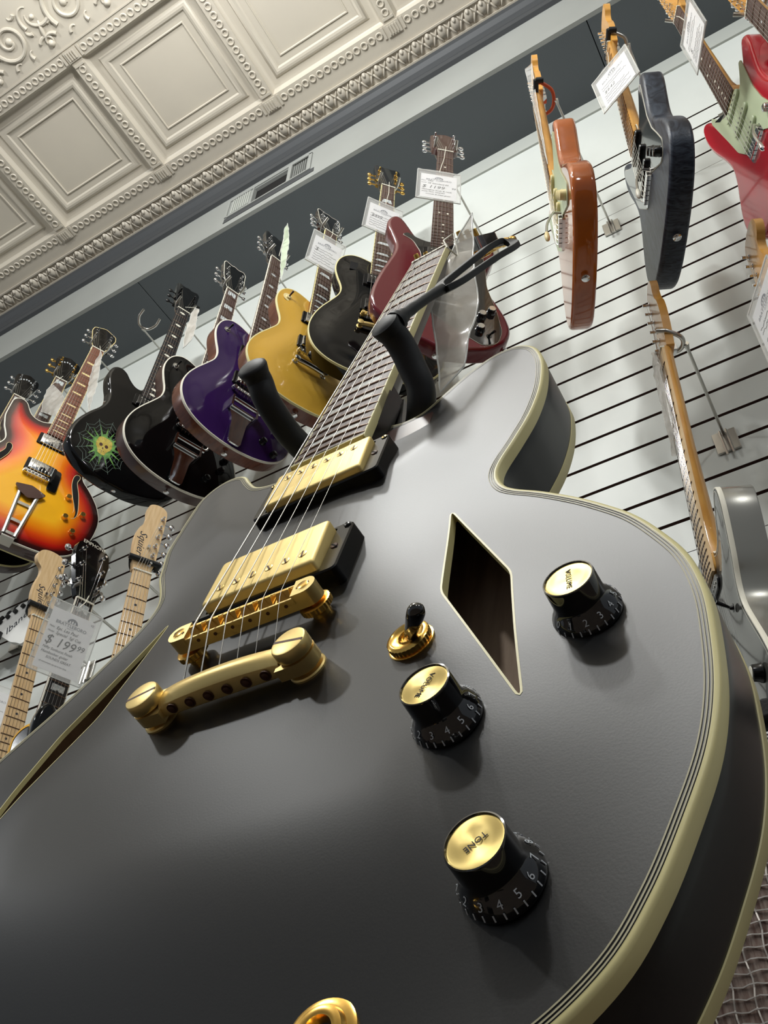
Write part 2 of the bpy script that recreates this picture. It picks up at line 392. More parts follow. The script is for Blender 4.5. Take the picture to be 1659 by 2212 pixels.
def harch(P):
    d = dist(np.atleast_2d(P), OUT); t = np.clip((d - 4) / 105, 0, 1); return HE + 10 * (t * t * (3 - 2 * t))
def h1(x, y): return float(harch(np.array([[x, y]]))[0])
def rnd(poly, r=3, n=4):                         # round the corners of a polygon
    res = []; k = len(poly)
    for i in range(k):
        p = Vector(poly[i]); a = (Vector(poly[i - 1]) - p); b = (Vector(poly[(i + 1) % k]) - p)
        rr = min(r * 1.6, a.length * 0.4, b.length * 0.4); A = p + a.normalized() * rr; B = p + b.normalized() * rr
        for j in range(n + 1): t = j / n; res.append(tuple((A * (1 - t) + p * t) * (1 - t) + (p * (1 - t) + B * t) * t))
    return ccw(res)
HT = rnd([(63, -93), (-13.5, -131.5), (-93, -141), (-14.5, -101)], 3)
HB = rnd([(63, 93), (-13.5, 131.5), (-93, 141), (-14.5, 101)], 3)
def sub(poly, step=3.0):
    res = []
    for i in range(len(poly)):
        a, b = poly[i], poly[(i + 1) % len(poly)]; k = max(1, int(np.linalg.norm(b - a) / step))
        for j in range(k): res.append(a + (b - a) * j / k)
    return np.array(res)
HT = sub(HT); HB = sub(HB)
O2 = inset(OUT, 2.0)
vs, fs = tri(O2, (HT, HB), 6.5); hz = harch(vs)
MB().add([(x, y, z) for (x, y), z in zip(vs, hz)], fs).obj('top', 'satin_black', G, 40)
def ring3(out, prof): return [[(x, y, z) for x, y in inset(out, i)] for i, z in prof]
mb = MB(); mb.rings(ring3(OUT, [(0.4, -16.5), (0.2, -17), (0, -24), (0, -45), (0.2, -50)]), 0, True, False, False)
bo = inset(OUT, 0.4); vb, fb = tri(bo, (), 14); db = dist(vb, bo)
mb.add([(x, y, -56.5 - 5 * (1 - math.exp(-d / 30))) for (x, y), d in zip(vb, db)], [f[::-1] for f in fb], 0)
mb.obj('body_sides', 'black_side', G, 40)
for nm, sgn in (('front_binding', 1), ('back_binding', -1)):
    mb = MB()
    pr = [(2.0, -10.0), (1.0, -10.05), (0.3, -10.5), (-0.2, -11.3), (-0.3, -16.9), (0.4, -17.1)] if sgn > 0 else [(0.4, -49.8), (-0.3, -50), (-0.3, -55.8), (0.1, -56.6), (0.9, -57.0), (1.6, -57.0)]
    mb.rings(ring3(OUT, pr), 0, True, False, False); mb.obj(nm, 'cream', G, 50)
mb = MB()
for a, b in ((2.2, 2.7), (3.3, 3.8), (4.5, 5.0)):
    A, B = inset(OUT, a), inset(OUT, b); za, zb = harch(A), harch(B)
    mb.rings([[(x, y, z + 0.28) for (x, y), z in zip(A, za)], [(x, y, z + 0.28) for (x, y), z in zip(B, zb)]], 0, True, False, False)
mb.obj('purfling', 'purfling', G, 0)
# inside of the hollow body: wooden back seen through the sound holes, and the walls of the holes
mb = MB(); io = inset(OUT, 5); vi, fi = tri(io, (), 25)
mb.add([(x, y, -52) for x, y in vi], fi); mb.rings([[(x, y, -52) for x, y in io], [(x, y, -17) for x, y in io]], 0, True, False, False)
mb.obj('inside_back', 'inner_wood', G, 40)
MB().box(-190, 205, -62, 62, -51.5, -8.5).obj('centre_block', 'mahogany_dark', G, 0)
MB().box(-87, -84.5, -150, -100, -51.9, -51.4).obj('inner_seam', 'hole_dark', G, 0)
for hh in (HT, HB):
    WT = 5.0 if hh is HT else 2.3
    z = harch(hh); A = inset(hh, -0.9); za = harch(A)
    mb = MB().rings([[(x, y, q + 0.12) for (x, y), q in zip(A, za)], [(x, y, q + 0.12) for (x, y), q in zip(hh, z)], [(x, y, q - WT) for (x, y), q in zip(hh, z)], [(x, y, q - WT) for (x, y), q in zip(A, za)]], 0, True, False, False)
    mb.obj('sound_hole_binding', 'cream', G, 40)
# neck
FE, FN = 9.83, -3.36
def fz(x): return FE + (FN - FE) * (x - 171) / 457.65
def hw(x): return 28.3 - 7.0 * (x - 171) / 457.65
def crown(y, x): return -(y * y) / (2 * 305.0) + (hw(x) ** 2) / (2 * 305.0) * 0.5
TB = 6.8
mb = MB(); rs = []
for x in (248, 256, 270, 300, 400, 500, 600, 628, 640):
    wd = hw(x) - 0.2; dp = 20 - 3.5 * (x - 250) / 390 + (12 * max(0, (275 - x) / 27.0) ** 1.5); r = []
    for k in range(17):
        a = PI + PI * k / 16; r.append((x, wd * math.cos(a), fz(x) - TB + dp * math.sin(a) * (1 if abs(math.sin(a)) > 0.05 else 1)))
    rs.append(r)
mb.rings(rs, 0, True, True, True)
mb.box(172, 250, -hw(200), hw(200), -12, 2.5)
pts = [(215, -34), (252, -28.5), (262, -27), (262, 27), (252, 28.5), (215, 34)]
mb.box(236, 262, -27, 27, -20, 0); mb.rings([[(x, y, -50) for x, y in pts], [(x + (4 if x > 250 else 0), y, -13) for x, y in pts]], 0, True, True, True)
neck = mb.obj('neck', 'black_side', G, 40)
mb = MB(); rs = []
for x in np.linspace(171, 628.65, 24):
    wd = hw(x) - 1.7; rs.append([(x, wd * (1 - 2 * k / 8), fz(x) + crown(wd * (1 - 2 * k / 8), x)) for k in range(9)])
mb.rings(rs, 0, False, False, False); fb_ = mb.obj('fretboard', 'rosewood', G, 40)
mb = MB()
for s_ in (-1, 1):
    mb.rings([[(x, s_ * (hw(x) - 1.75), fz(x) - TB), (x, s_ * (hw(x) - 1.75), fz(x) + crown(hw(x), x) + 0.1), (x, s_ * (hw(x) - 0.5), fz(x) + crown(hw(x), x) + 0.1), (x, s_ * hw(x), fz(x) + crown(hw(x), x) - 0.6), (x, s_ * hw(x), fz(x) - TB)] for x in (169.3, 628.65)], 0, True, True, True)
mb.box(169.3, 171.2, -hw(171) + 0.5, hw(171) - 0.5, FE - TB, FE + 0.25)
mb.obj('fretboard_binding', 'cream', G, 40)
def fret_x(n, sc=628.65): return sc * 2 ** (-n / 12)
for n in range(1, 23):
    x = fret_x(n); wd = hw(x) - 1.2
    MB().tube([(x, wd * (1 - 2 * k / 8), fz(x) + crown(wd * (1 - 2 * k / 8), x) + (0.15 if k not in (0, 8) else -0.5)) for k in range(9)], 0.95, 8).obj('fret', 'fret_wire', fb_, 60)
for n in (1, 3, 5, 7, 9, 12, 15, 17, 19, 21):
    a, b = fret_x(n), fret_x(n - 1); c = (a + b) / 2; L_ = (b - a) * 0.26; wd = hw(c) * 0.66; mb = MB()
    mb.rings([[(c + L_ * s_, wd * (1 - 2 * k / 6), fz(c + L_ * s_) + crown(wd * (1 - 2 * k / 6), c) + 0.12) for k in range(7)] for s_ in (-1, 1)], 0, False, False, False)
    mb.obj('inlay', 'pearl', fb_, 0)
MB().box(628.65, 633.5, -21.3, 21.3, FN - 5, FN + 1.3).obj('nut', 'off_white', G, 0, 0.4)
# headstock
HA = math.radians(-15); HT_ = Matrix.Translation((633, 0, FN - 3)) @ Matrix.Rotation(-HA, 4, 'Y')
def hpt(x, y, z): return tuple(HT_ @ Vector((x, y, z)))
ho = rnd([(0, -22), (25, -30), (60, -40), (160, -44), (178, -36), (168, -14), (176, 0), (168, 14), (178, 36), (160, 44), (60, 40), (25, 30), (0, 22)], 5)
MB().prism(ho, -15, 0, 0).obj('headstock', 'black_gloss', G, 30, 1.0, T=HT_)
mb = MB(); A, B = inset(ho, 0.0), inset(ho, 2.2)
mb.rings([[(x, y, 0.15) for x, y in A], [(x, y, 0.15) for x, y in B]], 0, True, False, False); mb.obj('headstock_binding', 'cream', G, 0, T=HT_)
MB().prism(rnd([(4, -8), (4, 8), (22, 6), (22, -6)], 2), 0, 1.6).obj('truss_rod_cover', 'black_plastic', G, 30, T=HT_)
for s_ in (-1, 1):
    for k in range(3):
        x0, y0 = 48 + k * 42, s_ * 27
        mb = MB().lathe([(5.2, 0), (5.2, 1.6), (3.2, 2), (3, 12), (2.4, 13)], (x0, y0, 0)).lathe([(6.5, -22), (6.5, -15)], (x0, y0, 0))
        mb.tube([(x0, y0, -19), (x0, s_ * 58, -19)], 2.2)
        mb.rings([[(x0 + 8 * math.cos(t) * q, s_ * (54 + d), -19 + 5 * math.sin(t) * q) for t in [2 * PI * j / 14 for j in range(14)]] for d, q in ((0, 0.5), (3, 0.95), (9, 1), (13, 0.6))], 0)
        mb.obj('tuning_machine', 'gold_shiny', G, 40, T=HT_)
# strings
BY = [26 - 10.4 * i for i in range(6)]; NY = [17.6 - 7.04 * i for i in range(6)]; SR = [0.58, 0.47, 0.36, 0.26, 0.2, 0.17]
for i in range(6):
    r = SR[i] * 0.85; tx, ty = 48 + (i if i < 3 else 5 - i) * 42, (27 if i < 3 else -27)
    p = [(-33.5, BY[i] * 1.0, 8.5), (-4, BY[i], 17.8), (0, BY[i], 18.5), (629, NY[i], FN + 1.6), (634, NY[i], FN + 1.2), hpt(tx, ty - math.copysign(2.5, ty), 6)]
    MB().tube(p, r, 8).obj('string', 'steel', G, 60)
# pickups
def screw(mb, x, y, z, r, h=0.7, ang=0.5, mi=0, ms=1, T=None):
    q = [(r, 0), (r, h * 0.6), (r * 0.75, h)]
    mb.lathe([(a, z + b) for a, b in q], (x, y, 0), seg=16, mi=mi)
    R_ = Matrix.Translation((x, y, z + h)) @ Matrix.Rotation(ang, 4, 'Z'); mb.box(-r * 0.97, r * 0.97, -r * 0.19, r * 0.19, -0.1, 0.06, ms, R_); mb.lathe([(r * 1.22, z - .05), (r * 1.22, z + .08)], (x, y, 0), seg=16, mi=ms)
def pickup(cx, polex, ztop, zring0, zring1, zlow, nm):
    mb = MB(); T_ = []
    for z, e in ((zlow, 0), (ztop - 1.4, 0.0), (ztop - 0.5, 0.5), (ztop, 1.7)):
        T_.append([(x, y, z) for x, y in rnd([(cx - 19 + e, -35 + e), (cx + 19 - e, -35 + e), (cx + 19 - e, 35 - e), (cx - 19 + e, 35 - e)], 1.6)])
    mb.rings(T_, 0, True, False, True)
    for s_ in (-1, 1):
        mb.prism(rnd([(cx - 8, s_ * 34.6), (cx + 8, s_ * 34.6), (cx + 5.5, s_ * 41.2), (cx - 5.5, s_ * 41.2)], 2.5), zring1 - 3.4, zring1 - 2.2)
    p_ = mb.obj(nm, 'gold_cover', G, 40)
    sp = 52.2 if cx < 100 else 49.7
    for k in range(6):
        mb = MB(); screw(mb, polex, sp / 2 - sp * k / 5, ztop - 0.1, 2.5, 0.55, 0.35 + 0.35 * math.sin(k * 2.3)); mb.obj('pole_screw', ['gold', 'screw_dark'], p_, 40)
    o = rnd([(cx - 22.2, -45), (cx + 22.2, -45), (cx + 22.2, 45), (cx - 22.2, 45)], 2.5); i_ = rnd([(cx - 19.6, -35.6), (cx + 19.6, -35.6), (cx + 19.6, 35.6), (cx - 19.6, 35.6)], 1)
    def zt(x): return zring0 + (zring1 - zring0) * (1 if cx > 100 else 0.5 + (cx - x) / 80)
    def zt(x): return zring1 + (x - cx) * (-0.04 if cx < 100 else -0.03)
    b_ = ccw([((x - cx) * 1.01 + cx, y * 1.01) for x, y in o])
    mb = MB().rings([[(x, y, h1(x, y) - 0.8) for x, y in b_], [(x, y, zt(x) - 0.8) for x, y in o], [(x, y, zt(x)) for x, y in inset(o, 0.8)], [(x, y, zt(x)) for x, y in i_], [(x, y, zlow - 1) for x, y in i_]], 0, True, False, False)
    mb.box(cx - 18, cx + 18, -44, 44, -6, zring1 - 3.4)
    rg = mb.obj('pickup_ring', 'black_plastic', G, 40)
    for s_ in (-1, 1):
        mb = MB(); screw(mb, cx, s_ * 38.8, zring1 - 1.6, 2.5, 2.2, 0.8); mb.obj('adjustment_screw', ['screw_dark', 'hole_dark'], p_, 40)
        for q in (-1, 1):
            mb = MB(); screw(mb, cx + q * 18.5, s_ * 41.8, zring1 - 0.2, 1.7, 0.5, 0.4 * q); mb.obj('ring_screw', ['gold' if cx > 100 else 'black_plastic', 'hole_dark'], rg, 40)
pickup(144.3, 153.9, 10.2, 3, 5.6, -3, 'neck_pickup')
pickup(41.5, 33.3, 15.4, 7, 9.0, -1, 'bridge_pickup')
# bridge
def capsule(hx, hy, n=10, cx=0):
    r = []
    for k in range(n + 1): a = PI * k / n; r.append((cx + hx * math.cos(a), hy - hx + hx * math.sin(a)))
    for k in range(n + 1): a = PI + PI * k / n; r.append((cx + hx * math.cos(a), -hy + hx + hx * math.sin(a)))
    return ccw(r)
cp = capsule(6.0, 43.5); mb = MB()
mb.prism(cp, 8.6, 12.6)
for s_ in (-1, 1):
    e = [(x, y) for x, y in cp if y * s_ > 36]; e = ccw(e + [(-6, s_ * 31.5), (6, s_ * 31.5)]) if s_ > 0 else ccw(e + [(6, s_ * 31.5), (-6, s_ * 31.5)])
    c = np.array(e).mean(0); e = sorted(e, key=lambda p: math.atan2(p[1] - c[1], p[0] - c[0])); mb.prism(ccw(e), 12.4, 17.0)
mb.box(-6, -4.6, -33, 33, 12, 15.6); mb.box(4.6, 6, -33, 33, 12, 15.6)
for k in range(7): y = 31.2 - 10.4 * k; mb.box(-5, 5, y - 0.6, y + 0.6, 12, 14.6)
br = mb.obj('bridge', 'gold', G, 35, 0.35)
for i in range(6):
    y = BY[i]; mb = MB()
    mb.add([(-4.4, y - 4.2, 12.8), (4.4, y - 4.2, 12.8), (4.4, y + 4.2, 12.8), (-4.4, y + 4.2, 12.8), (-0.6, y - 3.6, 18.1), (0.8, y - 3.6, 18.1), (0.8, y + 3.6, 18.1), (-0.6, y + 3.6, 18.1)],
           [(0, 3, 2, 1), (4, 5, 6, 7), (0, 1, 5, 4), (1, 2, 6, 5), (2, 3, 7, 6), (3, 0, 4, 7)]); mb.obj('saddle', 'gold_shiny', br, 30, 0.3)
mb = MB()
for i in range(6): mb.lathe([(0.9, -6.4), (0.9, -5.9)], (0, BY[i] - 1, 13.0), 'x', 10)
mb.obj('intonation_screws', 'screw_dark', br, 40)
for s_ in (-1, 1):
    mb = MB().lathe([(5, h1(0, 38) - 0.5), (5, 2.0), (4.4, 2.4), (3.2, 2.6), (3.2, 17.2), (2.9, 17.35)], (0, s_ * 37, 0), seg=24)
    mb.obj('bridge_post', 'gold_shiny', G, 35)
    mb = MB(); rs = []
    for z, q in ((3.4, 7.2), (3.8, 8), (6.8, 8), (7.2, 7.2)): rs.append([((q + (0.35 if k % 2 and q > 7.5 else 0)) * math.cos(2 * PI * k / 56), s_ * 37 + (q + (0.35 if k % 2 and q > 7.5 else 0)) * math.sin(2 * PI * k / 56), z) for k in range(56)])
    mb.rings(rs); mb.obj('thumbwheel', 'gold_shiny', G, 25)
    mb = MB(); screw(mb, 0, s_ * 37, 16.9, 3.6, 0.35, 1.2 * s_, 0, 1); mb.obj('post_slot', ['gold', 'screw_dark'], br, 35)
# tailpiece
mb = MB(); TX = -40.7; rs = []
for k in range(25):
    y = -33.5 + 67 * k / 24; e = 1 - (abs(y) / 33.5) ** 2; zt = 11.8 + 3.4 * e ** 0.7; zb = 4.2; hx = 7.2; r = []
    for a in (-90, -60, -30, 0, 30, 60, 90):
        r.append((TX + 1.0 + hx * math.sin(math.radians(a)), y, zb + 3.5 + (zt - zb - 3.5) * math.cos(math.radians(a)) ** 0.8))
    r += [(TX + 1.0 + hx, y, zb + 0.6), (TX + hx, y, zb), (TX - hx + 2, y, zb), (TX + 1 - hx, y, zb + 0.6)]; rs.append(r)
mb.rings(rs, 0)
for s_ in (-1, 1):
    cy = s_ * 41.25; r = [(TX + 8.6 * math.cos(t), cy + 8.6 * math.sin(t)) for t in [s_ * PI * k / 12 for k in range(13)]]
    o = ccw(r + [(TX - 8.6, cy - s_ * 9), (TX + 8.6, cy - s_ * 9)]) if s_ > 0 else ccw(r + [(TX - 8.6, cy - s_ * 9), (TX + 8.6, cy - s_ * 9)])
    c = o.mean(0); o = np.array(sorted(o.tolist(), key=lambda p: math.atan2(p[1] - c[1], p[0] - c[0]))); mb.prism(ccw(o), 3.6, 9.6)
tp = mb.obj('tailpiece', 'gold', G, 35, 0.3)
for s_ in (-1, 1):
    mb = MB().lathe([(8.8, h1(TX, 41) - 0.5), (8.8, 0.9), (8.2, 1.5), (5.5, 1.7), (5.5, 9.5), (5.2, 10.2), (8.4, 10.6), (8.7, 11.2), (8.7, 15.6), (8.2, 16.4), (7.4, 16.6)], (TX, s_ * 41.25, 0), seg=36)
    R_ = Matrix.Translation((TX, s_ * 41.25, 16.6)) @ Matrix.Rotation(1.75 if s_ > 0 else 1.35, 4, 'Z'); mb.box(-8, 8, -0.7, 0.7, -1, 0.06, 1, R_)
    mb.obj('stud', ['gold', 'screw_dark'], G, 35)
for i in range(6):
    MB().lathe([(2.6, -6.6), (2.6, -6.1)], (TX, BY[i], 8.0), 'x', 16).lathe([(1.7, -7.0), (1.0, -7.3)], (TX, BY[i], 8.0), 'x', 12).obj('ball_end', 'screw_dark', tp, 40)
# control knobs
def knob(x, y, ang0, n0, word, wa):
    z0 = h1(x, y) - 0.6; T = Matrix.Translation((x, y, z0))
    pr_ = [(13.2, 0), (13.4, 1.2), (12.9, 2.6), (12.4, 4.0), (11.2, 6.0), (10.3, 7.4), (9.9, 9.0), (9.75, 17.0), (9.6, 17.6), (9.1, 17.7), (8.9, 17.2)]
    o = MB().lathe([(a, b) for a, b in pr_], (x, y, z0), seg=48, cap1=False).obj('control_knob', 'knob_black', G, 50)
    c_ = MB(); rs = [[(r * math.cos(2 * PI * j / 48), r * math.sin(2 * PI * j / 48), zz) for j in range(48)] for r, zz in ((9.0, 17.1), (8.3, 17.2), (5, 16.95), (2, 16.75), (0.2, 16.7))]
    c_.rings(rs, 0, True, False, True); co = c_.obj('knob_cap', 'gold_disc', o, 60); co.location = (x * K, y * K, z0 * K)
    ca, sa = math.cos(math.radians(wa)), math.sin(math.radians(wa))
    text('cap_lettering', word, 2.9, frame((x, y, z0 + 17.1), (ca, sa, 0), (-sa, ca, 0)), 'ink', o, 0.06)
    bits = []
    for n in range(11):
        a = math.radians(ang0 + 28 * (n - n0)); rad = Vector((math.cos(a), math.sin(a), 0)); tan = Vector((-math.sin(a), math.cos(a), 0))
        slope = (rad * 0.62 + Vector((0, 0, -0.78))).normalized()
        pos = Vector((x, y, z0)) + rad * 12.0 + Vector((0, 0, 5.3))
        t = text('numeral', str(n), 3.7, frame(pos, tan, -slope), 'print_white', None, 0.03); bits.append(t)
        for q in (0, 0.5):
            a2 = a + math.radians(28 * q); r2 = Vector((math.cos(a2), math.sin(a2), 0)); t2 = Vector((-math.sin(a2), math.cos(a2), 0))
            p2 = Vector((x, y, z0)) + r2 * 13.3 + Vector((0, 0, 2.3)); F_ = frame(p2, t2, Vector((0, 0, 1)) - r2 * 0.25)
            bits.append(MB().box(-0.22, 0.22, -1.0, 1.0, -0.1, 0.06, 0, F_).obj('tick', 'print_white', None, 0))
    vs, fs = [], []
    for b in bits:
        o_ = len(vs); vs += [tuple(v.co) for v in b.data.vertices]; fs += [tuple(o_ + i for i in p.vertices) for p in b.data.polygons]; me = b.data; bpy.data.objects.remove(b); bpy.data.meshes.remove(me)
    me = bpy.data.meshes.new('dial_numerals'); me.from_pydata(vs, [], fs); me.materials.append(M('print_white')); d = bpy.data.objects.new('dial_numerals', me); COL.objects.link(d); d.parent = o
knob(-55, -164, 200, 2.5, 'VOLUME', -177)
knob(-96, -115, 198, 4, 'VOLUME', 154)
knob(-160, -137, 205, 4.5, 'TONE', 128)
# pickup selector
sx, sy = -47, -93; z0 = h1(sx, sy)
mb = MB().lathe([(10.2, z0 - 0.5), (10.2, z0 + 0.6), (9.3, z0 + 0.9)], (sx, sy, 0), seg=48); rs = []
for z, q in ((z0 + 0.8, 8.6), (z0 + 1.2, 9.2), (z0 + 3.6, 9.2), (z0 + 4.1, 8.7), (z0 + 4.3, 7.6), (z0 + 3.6, 6.6), (z0 + 3.4, 4.4), (z0 + 4.0, 3.9), (z0 + 2.6, 3.4)):
    rs.append([(sx + (q + (0.3 if k % 2 and q > 9 else 0)) * math.cos(2 * PI * k / 64), sy + (q + (0.3 if k % 2 and q > 9 else 0)) * math.sin(2 * PI * k / 64), z) for k in range(64)])
mb.rings(rs, 0, True, False, True)
sw = mb.obj('selector_switch', 'gold_shiny', G, 30)
A = Vector((sx, sy, z0 + 2)); B = Vector((-58, -109.5, 21.5)); D = B - A
MB().tube([A, A + D * 0.4], [1.5, 1.8], 16).obj('switch_lever', 'gold_shiny', sw, 40)
MB().tube([A + D * q for q in (0.13, 0.16, 0.4, 0.7, 0.86, 0.94, 0.985, 1.0)], [2.3, 2.6, 3.0, 3.6, 3.6, 3.0, 1.9, 0.5], 20).obj('switch_tip', 'knob_black', sw, 50)
# output jack
jx, jy = -196.5, -85; z0 = h1(jx, jy)
mb = MB().lathe([(11.5, z0 - 0.5), (11.5, z0 + 0.8), (10.5, z0 + 1.2), (8.6, z0 + 1.3), (7.8, z0 + 3.0), (6.2, z0 + 3.4), (5.0, z0 + 3.2), (4.2, z0 + 1.0), (4.0, z0 - 6)], (jx, jy, 0), seg=40, cap1=False)
mb.obj('output_jack', 'gold_shiny', G, 35)

# ------------------------------------------------------------------ guitar stand behind it
ST = empty('guitar_stand', GM, 'black rubber-padded guitar stand whose yoke cradles the neck of the satin black guitar', 'stand')
def arcpts(P, n=6):
    P = [np.array(p, float) for p in P]; res = []
    for i in range(len(P) - 1):
        p0 = P[max(i - 1, 0)]; p1 = P[i]; p2 = P[i + 1]; p3 = P[min(i + 2, len(P) - 1)]
        for j in range(n):
            t = j / n; res.append(tuple(0.5 * ((2 * p1) + (-p0 + p2) * t + (2 * p0 - 5 * p1 + 4 * p2 - p3) * t * t + (-p0 + 3 * p1 - 3 * p2 + p3) * t ** 3)))
    res.append(tuple(P[-1])); return res
yp = [(251, -48.5, 44), (252, -50, 33), (250, -51, 24), (244, -52, 13), (235, -53, 0), (227, -48, -12), (227, -38, -25), (232, -22, -40), (238, 0, -45), (240, 26, -41), (247, 48, -22), (252, 58, 2), (254, 60, 22), (256, 60, 36), (262, 60, 46), (262, 59, 56)]
MB().tube(arcpts(yp), 9.8, 20).obj('yoke', 'rubber', ST, 50)
MB().lathe([(9.8, -6), (10.8, 0), (10.6, 1.6), (9.2, 2.4), (7.5, 3.2), (3, 3.8)], (0, 0, 0), seg=32, T=frame((250.5, -48.2, 44), (1, 0, .16), (0, 1, -.14))).obj('end_cap', 'rubber', ST, 50)
MB().lathe([(9.8, -6), (11.5, 0), (11.3, 1.6), (9.2, 3.0), (3, 4.2)], (0, 0, 0), seg=32, T=frame((262, 58.8, 57), (1, 0, .14), (0, 1, .12))).obj('end_cap', 'rubber', ST, 50)
def ribbon(P, wdt, th, name, up):
    mb = MB(); rs = []; P = [Vector(p) for p in P]; U = Vector(up)
    for i, p in enumerate(P):
        t = (P[min(i + 1, len(P) - 1)] - P[max(i - 1, 0)]).normalized(); b = t.cross(U).normalized(); u = b.cross(t).normalized()
        w_ = wdt[i] if isinstance(wdt, list) else wdt
        rs.append([tuple(p + b * s1 * w_ / 2 + u * s2 * th / 2) for s1, s2 in ((-1, -1), (1, -1), (1, 1), (-1, 1))])
    mb.rings(rs); return mb
Z1 = (0.35, 0.0, 0.94)
MB().tube(arcpts([(255, -54, 42), (270, -61, 41), (297, -72, 37), (312, -78, 34)]), [7.5] * 3 + [5.5] * 2 + [4.3] * 3 + [3.8] * 5 + [4.0] * 6, 14).obj('strap', 'rubber', ST, 50)
lp = arcpts([(310, -78, 34), (322, -76, 34), (350, -80, 30), (395, -92, 24), (428, -98, 19), (447, -106, 14), (440, -116, 9), (418, -116, 12), (385, -108, 19), (345, -96, 26), (322, -88, 30), (310, -80, 33)])
ribbon(lp, 8.0, 5.0, 'strap_loop', Z1).obj('strap_loop', 'rubber', ST, 50, 0.8)
MB().tube([(238, 0, -46), (225, 0, -72), (180, 0, -86), (-215, 0, -98)], [11, 11, 12.5, 12.5], 16).obj('upright', 'black_plastic', ST, 40)
for s_ in (-1, 1):
    MB().tube(arcpts([(-200, 0, -98), (-212, s_ * 40, -80), (-236, s_ * 80, -62), (-237, s_ * 95, -20), (-232, s_ * 100, 2)]), 8, 14).obj('support_arm', 'rubber', ST, 40)
GI = GM.inverted()
def w2g(x, y, z): v = GI @ Vector((x, y, z)); return tuple(v / K)
hub = GM @ Vector((-0.2, 0, -0.098))
MB().tube([(-200, 0, -98), w2g(hub.x, hub.y - 0.02, 0.30)], 14, 16).obj('lower_pole', 'black_plastic', ST, 40)
for a in (90, 210, 330):
    ex, ey = hub.x + 0.3 * math.cos(math.radians(a)), hub.y + 0.3 * math.sin(math.radians(a))
    MB().tube([w2g(hub.x, hub.y - 0.02, 0.31), w2g((hub.x + ex) / 2, (hub.y + ey) / 2, 0.2), w2g(ex, ey, 0.012)], 10, 12).obj('leg', 'black_plastic', ST, 40)

# ------------------------------------------------------------------ guitars on the wall
def wpose(a, b, r, t):
    a, b, r = math.radians(a), math.radians(b), math.radians(r)
    n = Vector((math.sin(a), -math.cos(a), 0)); up = Vector((0, 0, 1))
    x = up * math.cos(b) - n * math.sin(b); z = n * math.cos(b) + up * math.sin(b); y = z.cross(x)
    x2 = x * math.cos(r) + y * math.sin(r); y2 = y * math.cos(r) - x * math.sin(r)
    return Matrix(((x2.x, y2.x, z.x, t[0] * K), (x2.y, y2.y, z.y, t[1] * K), (x2.z, y2.z, z.z, t[2] * K + CAMZ), (0, 0, 0, 1)))
LP_B = [(246, 27), (251, 42), (255, 60), (254, 80), (244, 98), (226, 112), (200, 120), (172, 120), (142, 112), (115, 102), (95, 99), (72, 104), (40, 122), (5, 143), (-30, 159), (-65, 166), (-100, 161), (-132, 143), (-156, 112), (-171, 72), (-178, 30), (-179, 0)]
LP_T = [(196, -28), (188, -38), (188, -52), (198, -66), (222, -82), (242, -96), (248, -108), (240, -119), (218, -124), (188, -122), (150, -112), (118, -102), (95, -99), (72, -104), (40, -122), (5, -143), (-30, -159), (-65, -166), (-100, -161), (-132, -143), (-156, -112), (-171, -72), (-178, -30)]
ST_B = [(205, 28), (197, 36), (197, 50), (210, 64), (240, 80), (272, 93), (296, 106), (303, 118), (295, 131), (266, 138), (228, 137), (182, 128), (130, 114), (80, 107), (40, 117), (0, 138), (-40, 156), (-80, 162), (-120, 151), (-150, 119), (-166, 70), (-171, 20), (-171, 0)]
ST_T = [(165, -29), (160, -42), (166, -60), (184, -80), (206, -96), (220, -108), (222, -120), (208, -130), (180, -129), (140, -118), (95, -108), (50, -114), (0, -138), (-40, -155), (-80, -162), (-120, -150), (-150, -118), (-166, -70), (-171, -25)]
def outl(B, T, step=5, sc=1.0):
    return smooth([(x * sc, y * sc) for x, y in B + T[::-1]], step, corners=(0, len(B) + len(T) - 1))
def solid_body(out, mats, parent, zt=-10, zb=-56, arch=10, aw=70, rad=0, grid=12, name='body'):
    """front (0), side (1), back (2) in one closed skin"""
    mb = MB()
    if rad:
        pr = [(rad * (1 - math.sin(t)), zt - rad * (1 - math.cos(t))) for t in (0, .4, .8, 1.2, PI / 2)]; pb = [(rad * (1 - math.sin(t)), zb + rad * (1 - math.cos(t))) for t in (PI / 2, 1.2, .8, .4, 0)]
    else: pr = [(0, zt)]; pb = [(0, zb + 2), (0.6, zb + .6), (2, zb)]
    fo = inset(out, pr[0][0]); vs, fs = tri(fo, (), grid); d = dist(vs, fo); t = np.clip((d - 3) / aw, 0, 1); z = zt + arch * t * t * (3 - 2 * t)
    mb.add([(x, y, q) for (x, y), q in zip(vs, z)], fs, 0)
    mb.rings([[(x, y, q) for x, y in inset(out, i)] for i, q in pr + pb], 1, True, False, False)
    bo = inset(out, pb[-1][0]); vs, fs = tri(bo); mb.add([(x, y, zb) for x, y in vs], [f[::-1] for f in fs], 2)
    o = mb.obj(name, mats, parent, 32)
    at = o.data.attributes.new('edge', 'FLOAT', 'POINT')
    P = np.array([v.co[:2] for v in o.data.vertices]) / K; dd = dist(P, out) if len(P) < 6000 else np.zeros(len(P))
    at.data.foreach_set('value', dd.astype(np.float32)); return o
def archz(out, x, y, zt=-10, arch=10, aw=70):
    d = dist(np.array([[x, y]], float), out)[0]; t = min(1, max(0, (d - 3) / aw)); return zt + arch * t * t * (3 - 2 * t)
def edge_band(out, parent, m_, z0, z1, name, w_=2.4):
    MB().rings([[(x, y, z) for x, y in inset(out, i)] for i, z in ((w_, z0 + .25), (0.3, z0 + .25), (-.35, z0 - .5), (-.35, z1), (.2, z1 - .2))], 0, True, False, False).obj(name, m_, parent, 50)
